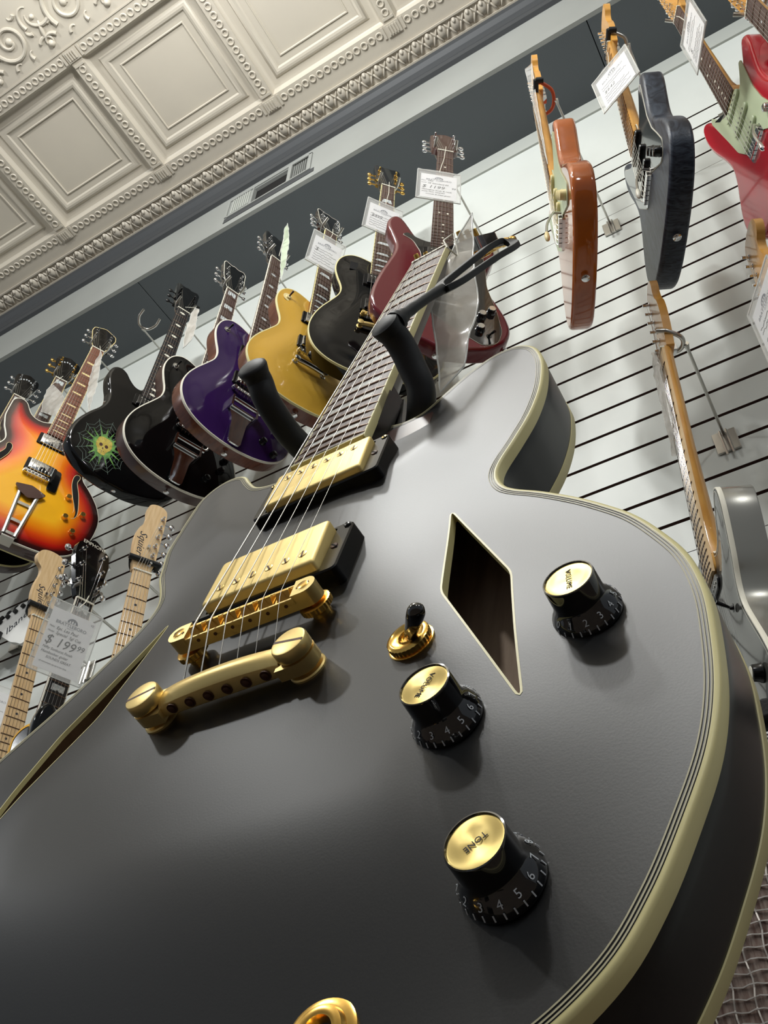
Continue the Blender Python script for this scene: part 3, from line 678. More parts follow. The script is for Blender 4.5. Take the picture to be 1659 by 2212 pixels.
def plate(pts, z, m_, parent, name, th=2.0, r=6, edge=None, bevel=0.4):
    o = smooth(pts, 5) if r == 0 else rnd(pts, r)
    mb = MB().prism(o, z, z + th)
    if edge: 
        mb2 = MB().prism(inset(o, -0.9), z - 0.3, z + th - 0.8); mb2.obj(name + '_edge', edge, parent, 30)
    return mb.obj(name, m_, parent, 30, bevel)
def put(name, mb, m_, parent, x, y, z, ang=0):
    o = mb.obj(name, m_, parent, 40); o.matrix_local = Matrix.Translation((x * K, y * K, z * K)) @ Matrix.Rotation(ang, 4, 'Z'); return o
def humbucker(par, cx, z, cover='nickel', ring='black_plastic', w2=35):
    rg = MB().rings([[(x, y, q) for x, y in rnd([(cx - a, -b), (cx + a, -b), (cx + a, b), (cx - a, b)], 3)] for a, b, q in ((22.5, 45, z - 8), (22, 44.5, z - 2), (21.5, 44, z - 1.4))], 0, True, False, True).obj('pickup_ring', ring, par, 40)
    MB().rings([[(x, y, q) for x, y in rnd([(cx - a, -w2 + 19 - a), (cx + a, -w2 + 19 - a), (cx + a, w2 - 19 + a), (cx - a, w2 - 19 + a)], 2)] for a, q in ((19, z - 3), (19, z + 3), (17.6, z + 4))], 0, True, False, True).obj('pickup', cover, par, 40)
    mb = MB()
    for k in range(6): mb.lathe([(2.3, z + 3.9), (2.3, z + 4.7), (1.6, z + 4.9)], (cx + 9 * (1 if cx > 90 else -1), 25 - 10 * k, 0), seg=10)
    mb.obj('pole_pieces', 'chrome', par, 40)
def single_coil(par, cx, z, col, slant=0, hx=9.0, hy=39):
    c, s_ = math.cos(slant), math.sin(slant); o = [(cx + x * c - y * s_, x * s_ + y * c) for x, y in capsule(hx, hy)]
    MB().rings([[(x, y, q) for x, y in inset(ccw(o), i)] for i, q in ((0, z), (0, z + 5), (1.4, z + 6.4))], 0, True, False, True).obj('pickup', col, par, 40)
    mb = MB()
    for k in range(6): yy = 26 - 10.4 * k; mb.lathe([(2.4, z + 6.3), (2.4, z + 7.2)], (cx - yy * s_, yy * c, 0), seg=10)
    mb.obj('pole_pieces', 'steel', par, 40)
def tuner(par, x, y, s_, z, m_, T=None, both=True, L_=24):
    mb = MB().lathe([(5, z), (5, z + 1.5), (3, z + 2), (2.6, z + 11), (3, z + 12), (2.2, z + 13)], (x, y, 0), seg=12)
    mb.box(x - 7, x + 7, y - 8, y + 8, z - 24, z - 15); mb.tube([(x, y, z - 19), (x, y + s_ * L_, z - 19)], 2, 8)
    mb.rings([[(x + 8.5 * math.cos(t) * q, y + s_ * (L_ - 4 + d), z - 19 + 5 * math.sin(t) * q) for t in [2 * PI * j / 12 for j in range(12)]] for d, q in ((0, .5), (3, .95), (9, 1), (13, .6))])
    return mb.obj('tuning_machine', m_, par, 40, T=T)
def fneck(par, sp):
    """neck with fretboard, frets, inlays, nut, headstock, tuners and strings"""
    sc = sp.get('scale', 628.0); ze, zn = sp.get('ze', 9), sp.get('zn', -3); xe = sc * 2 ** (-sp.get('frets', 22) / 12) - 5
    def F(x): return ze + (zn - ze) * (x - xe) / (sc - xe)
    def H(x): return 28 - 6.8 * (x - xe) / (sc - xe)
    heel = sp.get('heel', 240); mb = MB(); rs = []; wood = sp['neck']
    for x in (heel - 4, heel + 8, heel + 24, (heel + sc) / 2, sc - 20, sc + 4):
        dp = 20 - 3 * (x - heel) / (sc - heel) + (14 if x < heel + 10 else (5 if x < heel + 26 else 0)); r = []
        for k in range(13): a = PI + PI * k / 12; r.append((x, (H(x) - .2) * math.cos(a), F(x) - 5.5 + dp * math.sin(a)))
        rs.append(r)
    mb.rings(rs)
    if sp.get('bolt'): mb.prism(rnd([(xe, -28), (heel + 6, -27), (heel + 6, 27), (xe, 28)], 8), -18, F(xe) - 4)
    else: mb.box(xe, heel, -27, 27, -30, F(xe) - 4)
    nk = mb.obj('neck', wood, par, 40)
    mb = MB(); rs = []
    for x in np.linspace(xe, sc, 8): rs.append([(x, H(x), F(x) - 5.6)] + [(x, H(x) * (1 - 2 * k / 6), F(x) - 1.4 * abs(1 - 2 * k / 6) ** 2) for k in range(7)] + [(x, -H(x), F(x) - 5.6)])
    mb.rings(rs); fb = mb.obj('fretboard', sp['board'], par, 40)
    if sp.get('fbind'):
        mb = MB()
        for s_ in (-1, 1): mb.rings([[(x, s_ * (H(x) - 1.6), F(x) - 1.1), (x, s_ * (H(x) + .25), F(x) - 1.3), (x, s_ * (H(x) + .25), F(x) - 5.8), (x, s_ * (H(x) - 1.6), F(x) - 5.8)] for x in (xe, sc)])
        mb.obj('fretboard_binding', sp['fbind'], par, 40)
    for n in range(1, sp.get('frets', 22) + 1):
        x = sc * 2 ** (-n / 12); h = H(x) - .3; MB().tube([(x, h * (1 - 2 * k / 6), F(x) - 1.4 * abs(1 - 2 * k / 6) ** 2 + .25) for k in range(7)], 1.1, 5).obj('fret', sp.get('fretm', 'fret_wire'), fb, 60)
    kind = sp.get('inlay', 'block')
    for n in (1, 3, 5, 7, 9, 12, 15, 17, 19, 21):
        if n == 1 and kind != 'block' and not sp.get('one'): continue
        a, b = sc * 2 ** (-n / 12), sc * 2 ** (-(n - 1) / 12); c = (a + b) / 2; L_ = (b - a); z = F(c) + .1; mb = MB()
        if kind == 'block': mb.add([(c + L_ * .27 * u, H(c) * .62 * v, z) for u, v in ((-1, -1), (1, -1), (1, 1), (-1, 1))], [(0, 1, 2, 3)])
        elif kind == 'trap': mb.add([(c - L_ * .28, -H(c) * .7, z), (c + L_ * .28, -H(c) * .5, z), (c + L_ * .28, H(c) * .5, z), (c - L_ * .28, H(c) * .7, z)], [(0, 1, 2, 3)])
        elif kind == 'bar': mb.add([(c + L_ * .13 * u, H(c) * .6 * v, z) for u, v in ((-1, -1), (1, -1), (1, 1), (-1, 1))], [(0, 1, 2, 3)])
        elif kind == 'oval': mb.add([(c + 4.2 * math.cos(t), 9 * math.sin(t), z) for t in [2 * PI * j / 16 for j in range(16)]], [tuple(range(16))])
        else:
            for yy in ((11, -11) if n == 12 else (0,)): mb.add([(c + 3 * math.cos(t), yy + 3 * math.sin(t), z) for t in [2 * PI * j / 12 for j in range(12)]], [tuple(range(12))])
        mb.obj('inlay', sp.get('inlaym', 'pearl'), fb, 0)
    MB().box(sc, sc + 4, -21.4, 21.4, zn - 6, zn + 1.6).obj('nut', 'off_white', par, 0, .3)
    hs = sp['head']; tm = sp.get('tuners', 'chrome'); posts = []
    if hs in ('lp', 'prs', 'open'):
        T = Matrix.Translation((sc + 4, 0, zn - 3)) @ Matrix.Rotation(math.radians(14), 4, 'Y')
        if hs == 'lp': o = rnd([(0, -22), (22, -27), (70, -38), (165, -42), (182, -34), (172, -12), (180, 0), (172, 12), (182, 34), (165, 42), (70, 38), (22, 27), (0, 22)], 5)
        elif hs == 'open': o = rnd([(0, -22), (30, -30), (110, -44), (140, -40), (165, 0), (140, 40), (110, 44), (30, 30), (0, 22)], 5)
        else: o = rnd([(0, -22), (20, -36), (120, -38), (150, -26), (165, -4), (150, 22), (130, 40), (20, 36), (0, 22)], 6)
        h_ = MB().prism(o, -15, 0).obj('headstock', sp.get('headm', 'black_gloss'), par, 30, 1, T=T)
        if sp.get('hbind'): MB().rings([[(x, y, .2) for x, y in o], [(x, y, .2) for x, y in inset(o, 2.4)]], 0, True, False, False).obj('headstock_binding', sp['hbind'], par, 0, T=T)
        for s_ in (1, -1):
            for k in range(3): x, y = 42 + 42 * k, s_ * 26; tuner(par, x, y, s_, 0, tm, T); posts.append(tuple(T @ Vector((x, y - 2 * s_, 7))))
        posts = posts[:3] + posts[3:][::-1]
        if sp.get('logo'): text('headstock_lettering', sp['logo'], 13, T @ frame((148, 0, .3), (0, -1, 0), (1, 0, 0)), sp.get('logom', 'off_white'), par, .05)
        posts = sorted(posts, key=lambda p: -p[1])
    else:
        s = sp.get('ts', 1); T = Matrix.Translation((sc + 4, 0, zn - 10))
        if hs == 'strat': pts = [(0, 21 * s), (14, 23 * s), (40, 31 * s), (100, 34 * s), (165, 35 * s), (184, 30 * s), (193, 12 * s), (194, -14 * s), (186, -34 * s), (168, -43 * s), (150, -38 * s), (138, -26 * s), (120, -23 * s), (90, -30 * s), (60, -32 * s), (36, -28 * s), (14, -23 * s), (0, -21 * s)]
        else: pts = [(0, 21 * s), (14, 22 * s), (36, 26 * s), (100, 29 * s), (168, 31 * s), (186, 24 * s), (192, 6 * s), (186, -12 * s), (168, -17 * s), (148, -15 * s), (128, -19 * s), (110, -28 * s), (80, -32 * s), (40, -29 * s), (14, -23 * s), (0, -21 * s)]
        o = smooth(pts, 4, corners=(0, len(pts) - 1)); h_ = MB().prism(o, -14, 0).obj('headstock', sp.get('headm', wood), par, 30, .8, T=T)
        MB().rings([[(-6, -21 * q, -10), (-6, 21 * q, -10), (10, 22 * q, 0), (10, -22 * q, 0)] for q in (1,)] * 1, 0, True, True, False)
        for k in range(6): x, y = 24 + 26.5 * k, (14 + 1.6 * k) * s; tuner(par, x, y, s, 0, tm, T, L_=28); posts.append(tuple(T @ Vector((x, y - 2.5 * s, 7))))
        if s < 0: posts = posts[::-1]
        MB().tube([(sc + 74, 0 * s + 3 * s, zn - 10), (sc + 74, 3 * s, zn - 4)], 4, 10).obj('string_tree', 'chrome', par, 40)
        if sp.get('logo'): text('headstock_lettering', sp['logo'], 25, T @ frame(sp.get('logop', (74, -14 * s, .25)), sp.get('logod', (1, 0, 0)), sp.get('logoy', (0, 1, 0))), 'ink', par, .05, shear=.35)
    mb = MB()
    for i in range(6):
        by, ny = 26 - 10.4 * i, 17.6 - 7.04 * i; mb.tube([(sp.get('sx', -18), by, 10), (0, by, sp.get('sz', 17)), (sc, ny, zn + 1.8), posts[i]], (.6, .55, .45, .36, .3, .26)[i], 5)
    mb.obj('strings', 'nickel', par, 60)
def tom(par, z=16, m_='nickel'):
    mb = MB().prism(capsule(6, 43), z - 8, z - 3)
    for k in range(6): y = 26 - 10.4 * k; mb.rings([[(-4, y - 4, z - 4), (4, y - 4, z - 4), (4, y + 4, z - 4), (-4, y + 4, z - 4)], [(-1, y - 3, z + .6), (1, y - 3, z + .6), (1, y + 3, z + .6), (-1, y + 3, z + .6)]])
    for s_ in (-1, 1): mb.lathe([(4.6, z - 15), (4.6, z + .5)], (0, s_ * 37, 0), seg=14); mb.lathe([(7, z - 11), (7, z - 9)], (0, s_ * 37, 0), seg=18)
    mb.obj('bridge', m_, par, 35)
def stopbar(par, x=-42, z=12, m_='nickel'):
    mb = MB().tube([(x, y, z - 2 + 2.5 * (1 - (y / 40) ** 2)) for y in range(-40, 41, 8)], 6.5, 12)
    for s_ in (-1, 1): mb.lathe([(8, z - 14), (8, z - 11), (5, z - 10), (5, z + 2), (8, z + 2), (8, z + 5), (7, z + 5.5)], (x, s_ * 41, 0), seg=20)
    mb.obj('tailpiece', m_, par, 35)
def bigsby(par, z=8, m_='chrome'):
    mb = MB().prism(rnd([(-178, -18), (-100, -22), (-62, -38), (-62, 38), (-100, 22), (-178, 18)], 6), z - 8, z - 3)
    for s_ in (-1, 1): mb.prism(rnd([(-75, s_ * 34), (-38, s_ * 34), (-38, s_ * 40), (-75, s_ * 40)], 3), z - 8, z + 14)
    mb.lathe([(6, -34), (6, 34)], (-48, 0, z + 9), 'y', 16); mb.lathe([(4, -34), (4, 34)], (-66, 0, z + 2), 'y', 12)
    mb.obj('vibrato_tailpiece', m_, par, 35)
    mb = MB().tube([(-48, -38, z + 9), (-44, -50, z + 16), (-10, -58, z + 24), (40, -62, z + 24), (75, -62, z + 22)], 2.8, 8); mb.lathe([(7, -46), (7, -38)], (-48, 0, z + 9), 'y', 16)
    mb.obj('vibrato_arm', m_, par, 40)
def trem(par, m_='chrome', arm=True, armm='ivory', z=0):
    mb = MB().prism(rnd([(-16, -36), (16, -36), (16, 36), (-16, 36)], 3), z, z + 3)
    for k in range(6): y = 26 - 10.4 * k; mb.box(-10, 10, y - 4.6, y + 4.6, z + 3, z + 9)
    mb.obj('bridge', m_, par, 30, .4)
    if arm:
        a = MB().tube(arcpts([(6, -34, z + 2), (6, -36, z + 14), (0, -38, z + 20), (-45, -44, z + 34), (-92, -50, z + 40)]), 2.6, 8).obj('tremolo_arm', 'steel', par, 40)
        MB().lathe([(2.6, 0), (4.4, 6), (5, 18), (4, 26), (1.5, 29)], (0, 0, 0), seg=14, T=frame((-90, -49.5, z + 40), (0, .99, .1), (0, .1, -.99)) @ Matrix.Identity(4)).obj('arm_tip', armm, par, 40)
def dome_knob(par, x, y, z, m_='black_plastic', r=9, h=14, cap=None):
    MB().lathe([(r * 1.15, z), (r * 1.1, z + 2), (r, z + 4), (r * .94, z + h - 1), (r * .8, z + h)], (x, y, 0), seg=24).obj('control_knob', m_, par, 40)
    if cap: MB().lathe([(r * .78, z + h), (r * .76, z + h + .5)], (x, y, 0), seg=20).obj('knob_cap', cap, par, 40)
def toggle(par, x, y, z, ring='off_white', tip='off_white', rr=14, d=(8, -3)):
    MB().lathe([(rr, z), (rr, z + .8), (rr * .5, z + 1.2), (rr * .42, z + 5), (3, z + 5.4)], (x, y, 0), seg=24).obj('selector_ring', ring, par, 40)
    MB().tube([(x, y, z + 3), (x + d[0] * .5, y + d[1] * .5, z + 12), (x + d[0], y + d[1], z + 21)], [1.6, 2.6, 3.2], 12).obj('switch_tip', tip, par, 50)
def strap_pin(par, x, y, z, axis=(-1, 0, 0), m_='chrome'):
    X = Vector(axis).normalized(); F_ = frame((x, y, z), X.orthogonal(), X.cross(X.orthogonal()))
    MB().lathe([(3, -1), (3, 6), (4, 7), (7.5, 8.5), (7.8, 10), (6, 11.4), (2, 12)], seg=16, T=F_).obj('strap_button', m_, par, 40)

GUITARS = {}
def lp_guitar(key, pose, label, sp):
    Mx = wpose(*pose); g = empty('electric_guitar', Mx, label, 'guitar', None); out = outl(sp.get('B', LP_B), sp.get('T', LP_T))
    solid_body(out, [sp['front'], sp['side'], sp['side']], g); edge_band(out, g, sp.get('bind', 'off_white'), -10, -16, 'front_binding', 2.6)
    fneck(g, sp)
    for cx in sp.get('pu', (150, 42)): humbucker(g, cx, 6 if cx > 100 else 9, sp.get('cover', 'nickel'), sp.get('ring', 'black_plastic'))
    tom(g, m_=sp.get('hw', 'nickel'))
    (bigsby if sp.get('bigsby') else stopbar)(g, m_=sp.get('hw', 'nickel'))
    if sp.get('toggle', True): toggle(g, 203, 90, archz(out, 203, 90), *sp.get('tog', ('nickel', 'black_plastic', 10)))
    for x, y in ((-62, -112), (-112, -78), (-20, -118), (-128, -118)): dome_knob(g, x, y, archz(out, x, y) - .5, sp.get('knob', 'black_plastic'), cap=sp.get('kcap'))
    strap_pin(g, -178, 0, -36); strap_pin(g, 247, 70, -40, (1, .4, 0)); GUITARS[key] = g; return g
BLK = dict(front='piano', side='piano', neck='mahogany_dark', board='ebony', head='lp', headm='black_gloss')
lp_guitar('G5', (71.5, -6.4, .7, (-1239, 1042, 1862)), 'black single-cut guitar with white edging and chrome vibrato, directly left of the purple one',
          dict(BLK, side='mahogany_dark', bind='off_white', hw='chrome', bigsby=True, hbind='off_white', board='rosewood', fbind='off_white'))
lp_guitar('PU', (72.2, -5.1, 1.0, (-1057, 1033, 1893)), 'deep purple single-cut guitar with white edging and brown sides, hanging left of the goldtop',
          dict(front='purple', side='mahogany', neck='mahogany', board='rosewood', head='lp', hw='chrome', bigsby=True, bind='off_white', fbind='off_white', inlay='oval'))
lp_guitar('GO', (66.1, -3.1, -.2, (-861, 1041, 1929)), 'goldtop single-cut guitar with reddish brown sides and a cream switch ring',
          dict(front='goldtop', side='mahogany', neck='mahogany', board='rosewood', head='lp', hw='nickel', bind='cream', fbind='cream', inlay='trap', tog=('ivory', 'mahogany_dark', 15), hbind='off_white', knob='ivory'))
g = lp_guitar('G8', (47.3, -6.8, -.4, (-681, 1063, 2001)), 'glossy black single-cut guitar with cream edging and gold bridge, directly right of the goldtop',
          dict(BLK, B=[(x * (1.13 if x < 0 else 1), y) for x, y in LP_B], T=[(x * (1.13 if x < 0 else 1), y * (1.14 if x < 90 else 1.05)) for x, y in LP_T], bind='cream', fbind='cream', board='rosewood', inlay='trap', cover='black_plastic', hw='gold', toggle=False, tuners='gold_shiny'))
plate([(182, 62), (182, 84), (214, 84), (214, 62)], -2.2, 'hole_dark', g, 'square_reflection', .5, 2, bevel=0)  # dark square reflection in the gloss, put in as a coloured plate
# maroon guitar
def st_guitar(key, pose, label, sp, B=ST_B, T=ST_T, zt=0, zb=-44, rad=9):
    Mx = wpose(*pose); g = empty('electric_guitar', Mx, label, 'guitar', None); out = outl(B, T)
    solid_body(out, [sp['front'], sp.get('side', sp['front']), sp.get('side', sp['front'])], g, zt, zb, sp.get('arch', 0), 60, rad)
    sp = dict(dict(scale=648.0, ze=10, zn=4, heel=205, bolt=True, head='strat', inlay='dot', sz=13, sx=-6), **sp); fneck(g, sp)
    strap_pin(g, -169, 0, -22); GUITARS[key] = g; return g, out
MB_B = [(205, 28), (200, 36), (203, 50), (222, 66), (252, 82), (276, 96), (288, 110), (284, 124), (266, 134), (240, 134), (205, 122), (170, 112), (140, 114), (100, 126), (70, 136), (34, 146), (-6, 154), (-42, 156), (-76, 144), (-106, 116), (-138, 70), (-162, 20), (-171, 0)]
g, o_ = st_guitar('MA', (39.5, -7, -1.8, (-460, 980, 1808)), 'maroon guitar with dark pickguard and long horn, hanging behind the big guitar neck',
                  dict(front='maroon', neck='mahogany', board='rosewood', head='prs', headm='mahogany_dark', scale=628.0, zn=-2, ze=8, tuners='chrome', inlaym='off_white'), MB_B)
plate([(205, -30), (196, 34), (205, 60), (222, 84), (212, 96), (196, 70), (150, 48), (60, 46), (-10, 44), (-60, 20), (-120, -60), (-146, -100), (-130, -132), (-90, -142), (-20, -130), (60, -108), (140, -104), (190, -96), (168, -60)], 0, 'black_gloss', g, 'pickguard', 2, 8, edge='off_white')
for cx in (150, 40): humbucker(g, cx, 6, 'black_plastic')
tom(g, 14); stopbar(g, -40, 10)
for x, y in ((-50, -96), (-96, -92), (-30, -118)): dome_knob(g, x, y, 2, 'knob_black', 10, 13, 'nickel')
toggle(g, -112, -112, 2, 'black_plastic', 'black_plastic', 6, (-6, -8)); strap_pin(g, -118, -146, -22, (-.7, -.7, 0))
# black guitar with the green graphic
SK_B = [(205, 28), (198, 36), (200, 52), (214, 70), (232, 86), (240, 104), (236, 122), (220, 133), (192, 136), (160, 128), (128, 116), (96, 112), (62, 120), (24, 142), (-20, 162), (-62, 170), (-106, 164), (-142, 138), (-166, 96), (-178, 45), (-180, 0)]
g, sko = st_guitar('SK', (68.3, -4.7, -.7, (-1455, 1040, 1957)), 'black guitar with a green spider-web skull graphic, right of the sunburst hollow-body',
                 dict(front='piano', neck='mahogany_dark', board='ebony', head='lp', scale=628.0, zn=-2, ze=8, inlay='oval', inlaym='off_white', one=True, tuners='black_plastic', heel=215), SK_B, [(165, -29), (160, -42), (166, -60), (190, -84), (214, -100), (224, -116), (208, -130), (170, -126), (120, -112), (90, -110), (50, -122), (0, -148), (-50, -168), (-100, -164), (-142, -136), (-168, -88), (-180, -40)])
mat('gfx_green', (118, 168, 84), 0.3, mix=(62, 108, 48), mscale=60, mdist=1); mat('gfx_bone', (200, 184, 96), 0.3, mix=(176, 150, 60), mscale=70); mat('gfx_web', (104, 122, 112), 0.4)
gx, gy = -72, 72; mb = MB(); rnd_ = random.Random(3)
pts = [(gx + (40 + 5 * math.sin(7 * t)) * math.cos(t), gy + (30 + 4 * math.sin(5 * t + 1)) * math.sin(t)) for t in [2 * PI * j / 40 for j in range(40)]]
plate(pts, .05, 'gfx_green', g, 'graphic_green', .1, 0, bevel=0)
for k in range(16):
    a = 2 * PI * k / 16 + .1; r1 = 62 + 26 * rnd_.random(); c, s_ = math.cos(a), math.sin(a); mb.add([(gx + 30 * c - 4 * s_, gy + 24 * s_ + 4 * c, .2), (gx + 30 * c + 4 * s_, gy + 24 * s_ - 4 * c, .2), (gx + r1 * c, gy + r1 * .8 * s_, .2)], [(0, 1, 2)])
mb.obj('graphic_spikes', 'gfx_green', g, 0)
mb = MB()
for k in range(12):
    a = 2 * PI * k / 12; mb.tube([(gx + 20 * math.cos(a), gy + 18 * math.sin(a), .2), (gx + 96 * math.cos(a), gy + 76 * math.sin(a), .2)], .5, 4)
    for r in (46, 60, 76, 90):
        a2 = a + 2 * PI / 12; m_ = (a + a2) / 2; mb.tube([(gx + r * math.cos(a), gy + .8 * r * math.sin(a), .2), (gx + r * .86 * math.cos(m_), gy + .8 * r * .86 * math.sin(m_), .2), (gx + r * math.cos(a2), gy + .8 * r * math.sin(a2), .2)], .45, 4)
mb.obj('graphic_web', 'gfx_web', g, 0)
plate([(gx + 26, gy - 18), (gx + 31, gy), (gx + 26, gy + 18), (gx, gy + 22), (gx - 17, gy + 13), (gx - 28, gy + 9), (gx - 30, gy - 9), (gx - 17, gy - 13), (gx, gy - 22)], .3, 'gfx_bone', g, 'graphic_skull', .15, 0, bevel=0)
mb = MB()
for x, y, a, b in ((2, 8, 6, 5), (2, -8, 6, 5), (-8, 0, 3.5, 2), (-18, 5, 2, 1), (-18, 0, 2, 1), (-18, -5, 2, 1)): mb.add([(gx + x + a * math.cos(t), gy + y + b * math.sin(t), .6) for t in [2 * PI * j / 12 for j in range(12)]], [tuple(range(12))])
mb.obj('graphic_eyes', 'mahogany_dark', g, 0)
humbucker(g, 150, 6, 'black_plastic'); humbucker(g, 42, 6, 'black_plastic'); trem(g, 'black_plastic', False)
# sunburst hollow-body
Mx = wpose(65.6, -3.6, -1.5, (-1796, 1003, 1957)); g = empty('electric_guitar', Mx, 'yellow and red sunburst hollow-body guitar with f-holes and steel trapeze tailpiece', 'guitar')
mm = bpy.data.materials.new('sunburst'); mm.use_nodes = True; N = mm.node_tree.nodes; Lk = mm.node_tree.links; b = N['Principled BSDF']; at = N.new('ShaderNodeAttribute'); at.attribute_name = 'edge'
mr = N.new('ShaderNodeMath'); mr.operation = 'MULTIPLY'; mr.inputs[1].default_value = 1 / 132.0; cr = N.new('ShaderNodeValToRGB'); Lk.new(at.outputs['Fac'], mr.inputs[0]); Lk.new(mr.outputs[0], cr.inputs[0]); Lk.new(cr.outputs[0], b.inputs['Base Color'])
els = cr.color_ramp.elements; els[0].position = 0.03; els[0].color = lin((26, 12, 12)); els[1].position = 0.82; els[1].color = lin((240, 176, 34))
for p, c in ((0.12, (60, 16, 14)), (0.24, (176, 28, 18)), (0.38, (216, 72, 18)), (0.56, (236, 134, 20))): e = els.new(p); e.color = lin(c)
b.inputs['Roughness'].default_value = .15; b.inputs['Coat Weight'].default_value = .7; MC['sunburst'] = mm
SBo = smooth([(x * 1.04, y * 1.04) for x, y in TRE + BAS[::-1]], 5, corners=(0, len(TRE) + len(BAS) - 1))
solid_body(SBo, ['sunburst', 'mahogany_dark', 'mahogany_dark'], g, -10, -66, 10, 95, 0, 9); edge_band(SBo, g, 'off_white', -10, -16, 'front_binding'); edge_band(SBo, g, 'cream', -60, -66, 'back_binding')
fneck(g, dict(neck='mahogany', board='rosewood_red', head='open', inlay='bar', inlaym='ivory', fbind='ivory', heel=235, hbind='ivory', logo='', tuners='chrome'))
humbucker(g, 146, 5, 'chrome'); humbucker(g, 34, 8, 'chrome'); tom(g, 17, 'chrome')
def fhole(par, s_):
    o = [(66, 96), (76, 100), (78, 110), (68, 114), (48, 112), (10, 128), (-30, 140), (-62, 146), (-80, 140), (-82, 128), (-72, 124), (-64, 132), (-40, 130), (-10, 116), (30, 100), (52, 96)]
    plate([(x, s_ * y) for x, y in o], -3.2, 'hole_dark', par, 'sound_hole', 1.6, 0, bevel=0)
    MB().tube([(x, s_ * y, -1.5) for x, y in [tuple(q) for q in smooth(o, 5)]] + [(66, s_ * 96, -1.5)], .8, 5).obj('sound_hole_edge', 'ivory', par, 50)
fhole(g, 1); fhole(g, -1)
tp_ = MB()
for a, b in (((-60, 26), (-228, 16)), ((-60, -26), (-228, -16))): tp_.tube([(a[0], a[1], 6), (b[0], b[1], 1)], 6.5, 8)
for x in (-112, -175, -222): tp_.box(x - 5, x + 5, -20, 20, 1, 5)
tp_.box(-237, -232, -18, 18, -40, 4); tp_.box(-64, -58, -30, 30, 2, 8); tp_.obj('trapeze_tailpiece', 'steel', g, 30, .5)
MB().prism(rnd([(-58, -46), (-44, 0), (-58, 46), (-78, 30), (-92, 0), (-78, -30)], 4), 8, 13).obj('tailpiece_block', 'mahogany_dark', g, 30, .6)
for x, y in ((-20, -104), (-56, -160), (-92, -116), (-128, -150)): dome_knob(g, x, y, archz(SBo, x, y, -10, 10, 95), 'gold_shiny', 8.5, 13)
MB().prism(rnd([(52, -36), (52, -60), (-30, -66), (-30, -36)], 6), 4, 6).obj('pickguard', 'black_gloss', g, 30)
GUITARS['SB'] = g
# two more neighbours left of the sunburst, hidden behind it apart from their heads and a rim
for key, pose, lab, tm in (('G2', (66, -4, -1, (-2000, 1040, 1960)), 'black-headed guitar with gold tuners, its neck vanishing behind the sunburst body', 'gold_shiny'),
                           ('G1', (66, -4, -1, (-2225, 1040, 2010)), 'black-headed guitar with silver tuners at the left edge of the top row', 'chrome')):
    Mx = wpose(*pose); g = empty('electric_guitar', Mx, lab, 'guitar'); out = outl(LP_B, LP_T)
    solid_body(out, ['piano', 'mahogany_dark', 'mahogany_dark'], g, grid=30); edge_band(out, g, 'cream', -10, -16, 'front_binding')
    fneck(g, dict(neck='mahogany', board='rosewood', head='open', fbind='ivory', inlay='block', hbind=None, tuners=tm)); tom(g); stopbar(g)
    GUITARS[key] = g
    T = Matrix.Translation((632, 0, -6)) @ Matrix.Rotation(math.radians(14), 4, 'Y')
    mb = MB()
    for k in range(6): mb.box(126 - abs(k - 2.5) * 7, 134 - abs(k - 2.5) * 7, -25 + k * 9, -20 + k * 9, .1, .5)
    mb.obj('pearl_lettering', 'pearl', g, 0, T=T)
# amber, navy and red guitars turned edge-on
SPG = [(203, -31), (166, -34), (162, -58), (184, -82), (206, -100), (200, -112), (160, -106), (96, -96), (40, -100), (-15, -116), (-62, -128), (-84, -116), (-84, -96), (-50, -70), (-18, -44), (-8, -40), (-8, 40), (20, 56), (70, 84), (140, 96), (200, 108), (262, 120), (276, 110), (240, 90), (205, 68), (192, 48), (203, 31)]
g, o_ = st_guitar('OR', (-67, 1.2, -1.2, (-146, 892, 1661)), 'amber-brown solid-body guitar seen edge-on, hanging from an orange hook', dict(front='amber_body', neck='maple_amber', board='maple_amber', tuners='chrome'))
plate(SPG, .1, 'mint', g, 'pickguard', 2.2, 5)
for cx, sl in ((158, 0), (98, 0), (36, .17)): single_coil(g, cx, 2.3, 'ivory', sl)
trem(g, 'chrome'); [dome_knob(g, x, y, 2.3, 'ivory', 9, 12) for x, y in ((-6, -78), (-36, -92), (-64, -106))]
g, o_ = st_guitar('NA', (-65.9, 2.1, -3.9, (29, 914, 1700)), 'navy wood-grained solid-body guitar seen edge-on, between the amber and the red ones', dict(front='navy_grain', neck='maple_amber', board='maple_amber', tuners='chrome'))
plate(SPG, .1, 'black_gloss', g, 'pickguard', 2.2, 5, edge='off_white')
for cx, sl in ((158, 0), (98, 0), (36, .17)): single_coil(g, cx, 2.3, 'black_plastic', sl)
trem(g, 'chrome', True, 'off_white'); [dome_knob(g, x, y, 2.3, 'black_plastic', 9, 12) for x, y in ((-6, -78), (-36, -92), (-64, -106))]
g, o_ = st_guitar('RE', (-60.9, -3.4, -5.6, (256, 1035, 1890)), 'bright red solid-body guitar with pale green pickguard, at the top right edge', dict(front='cherry', neck='maple_amber', board='rosewood', tuners='chrome', inlaym='off_white'))
plate([(75 + (x - 75) * .93, -12 + (y + 12) * .74) for x, y in SPG], .1, 'mint', g, 'pickguard', 2.2, 5)
for cx, sl in ((158, 0), (98, 0), (36, .17)): single_coil(g, cx, 2.3, 'mint', sl)
trem(g, 'chrome', True, 'chrome'); plate([(196, 34), (206, 58), (236, 74), (214, 50)], 2.3, 'black_gloss', g, 'black_insert', .6, 3)
for x, y in ((-6, -78), (-36, -92), (-64, -106)): dome_knob(g, x, y, 2.3, 'nickel', 9, 12)
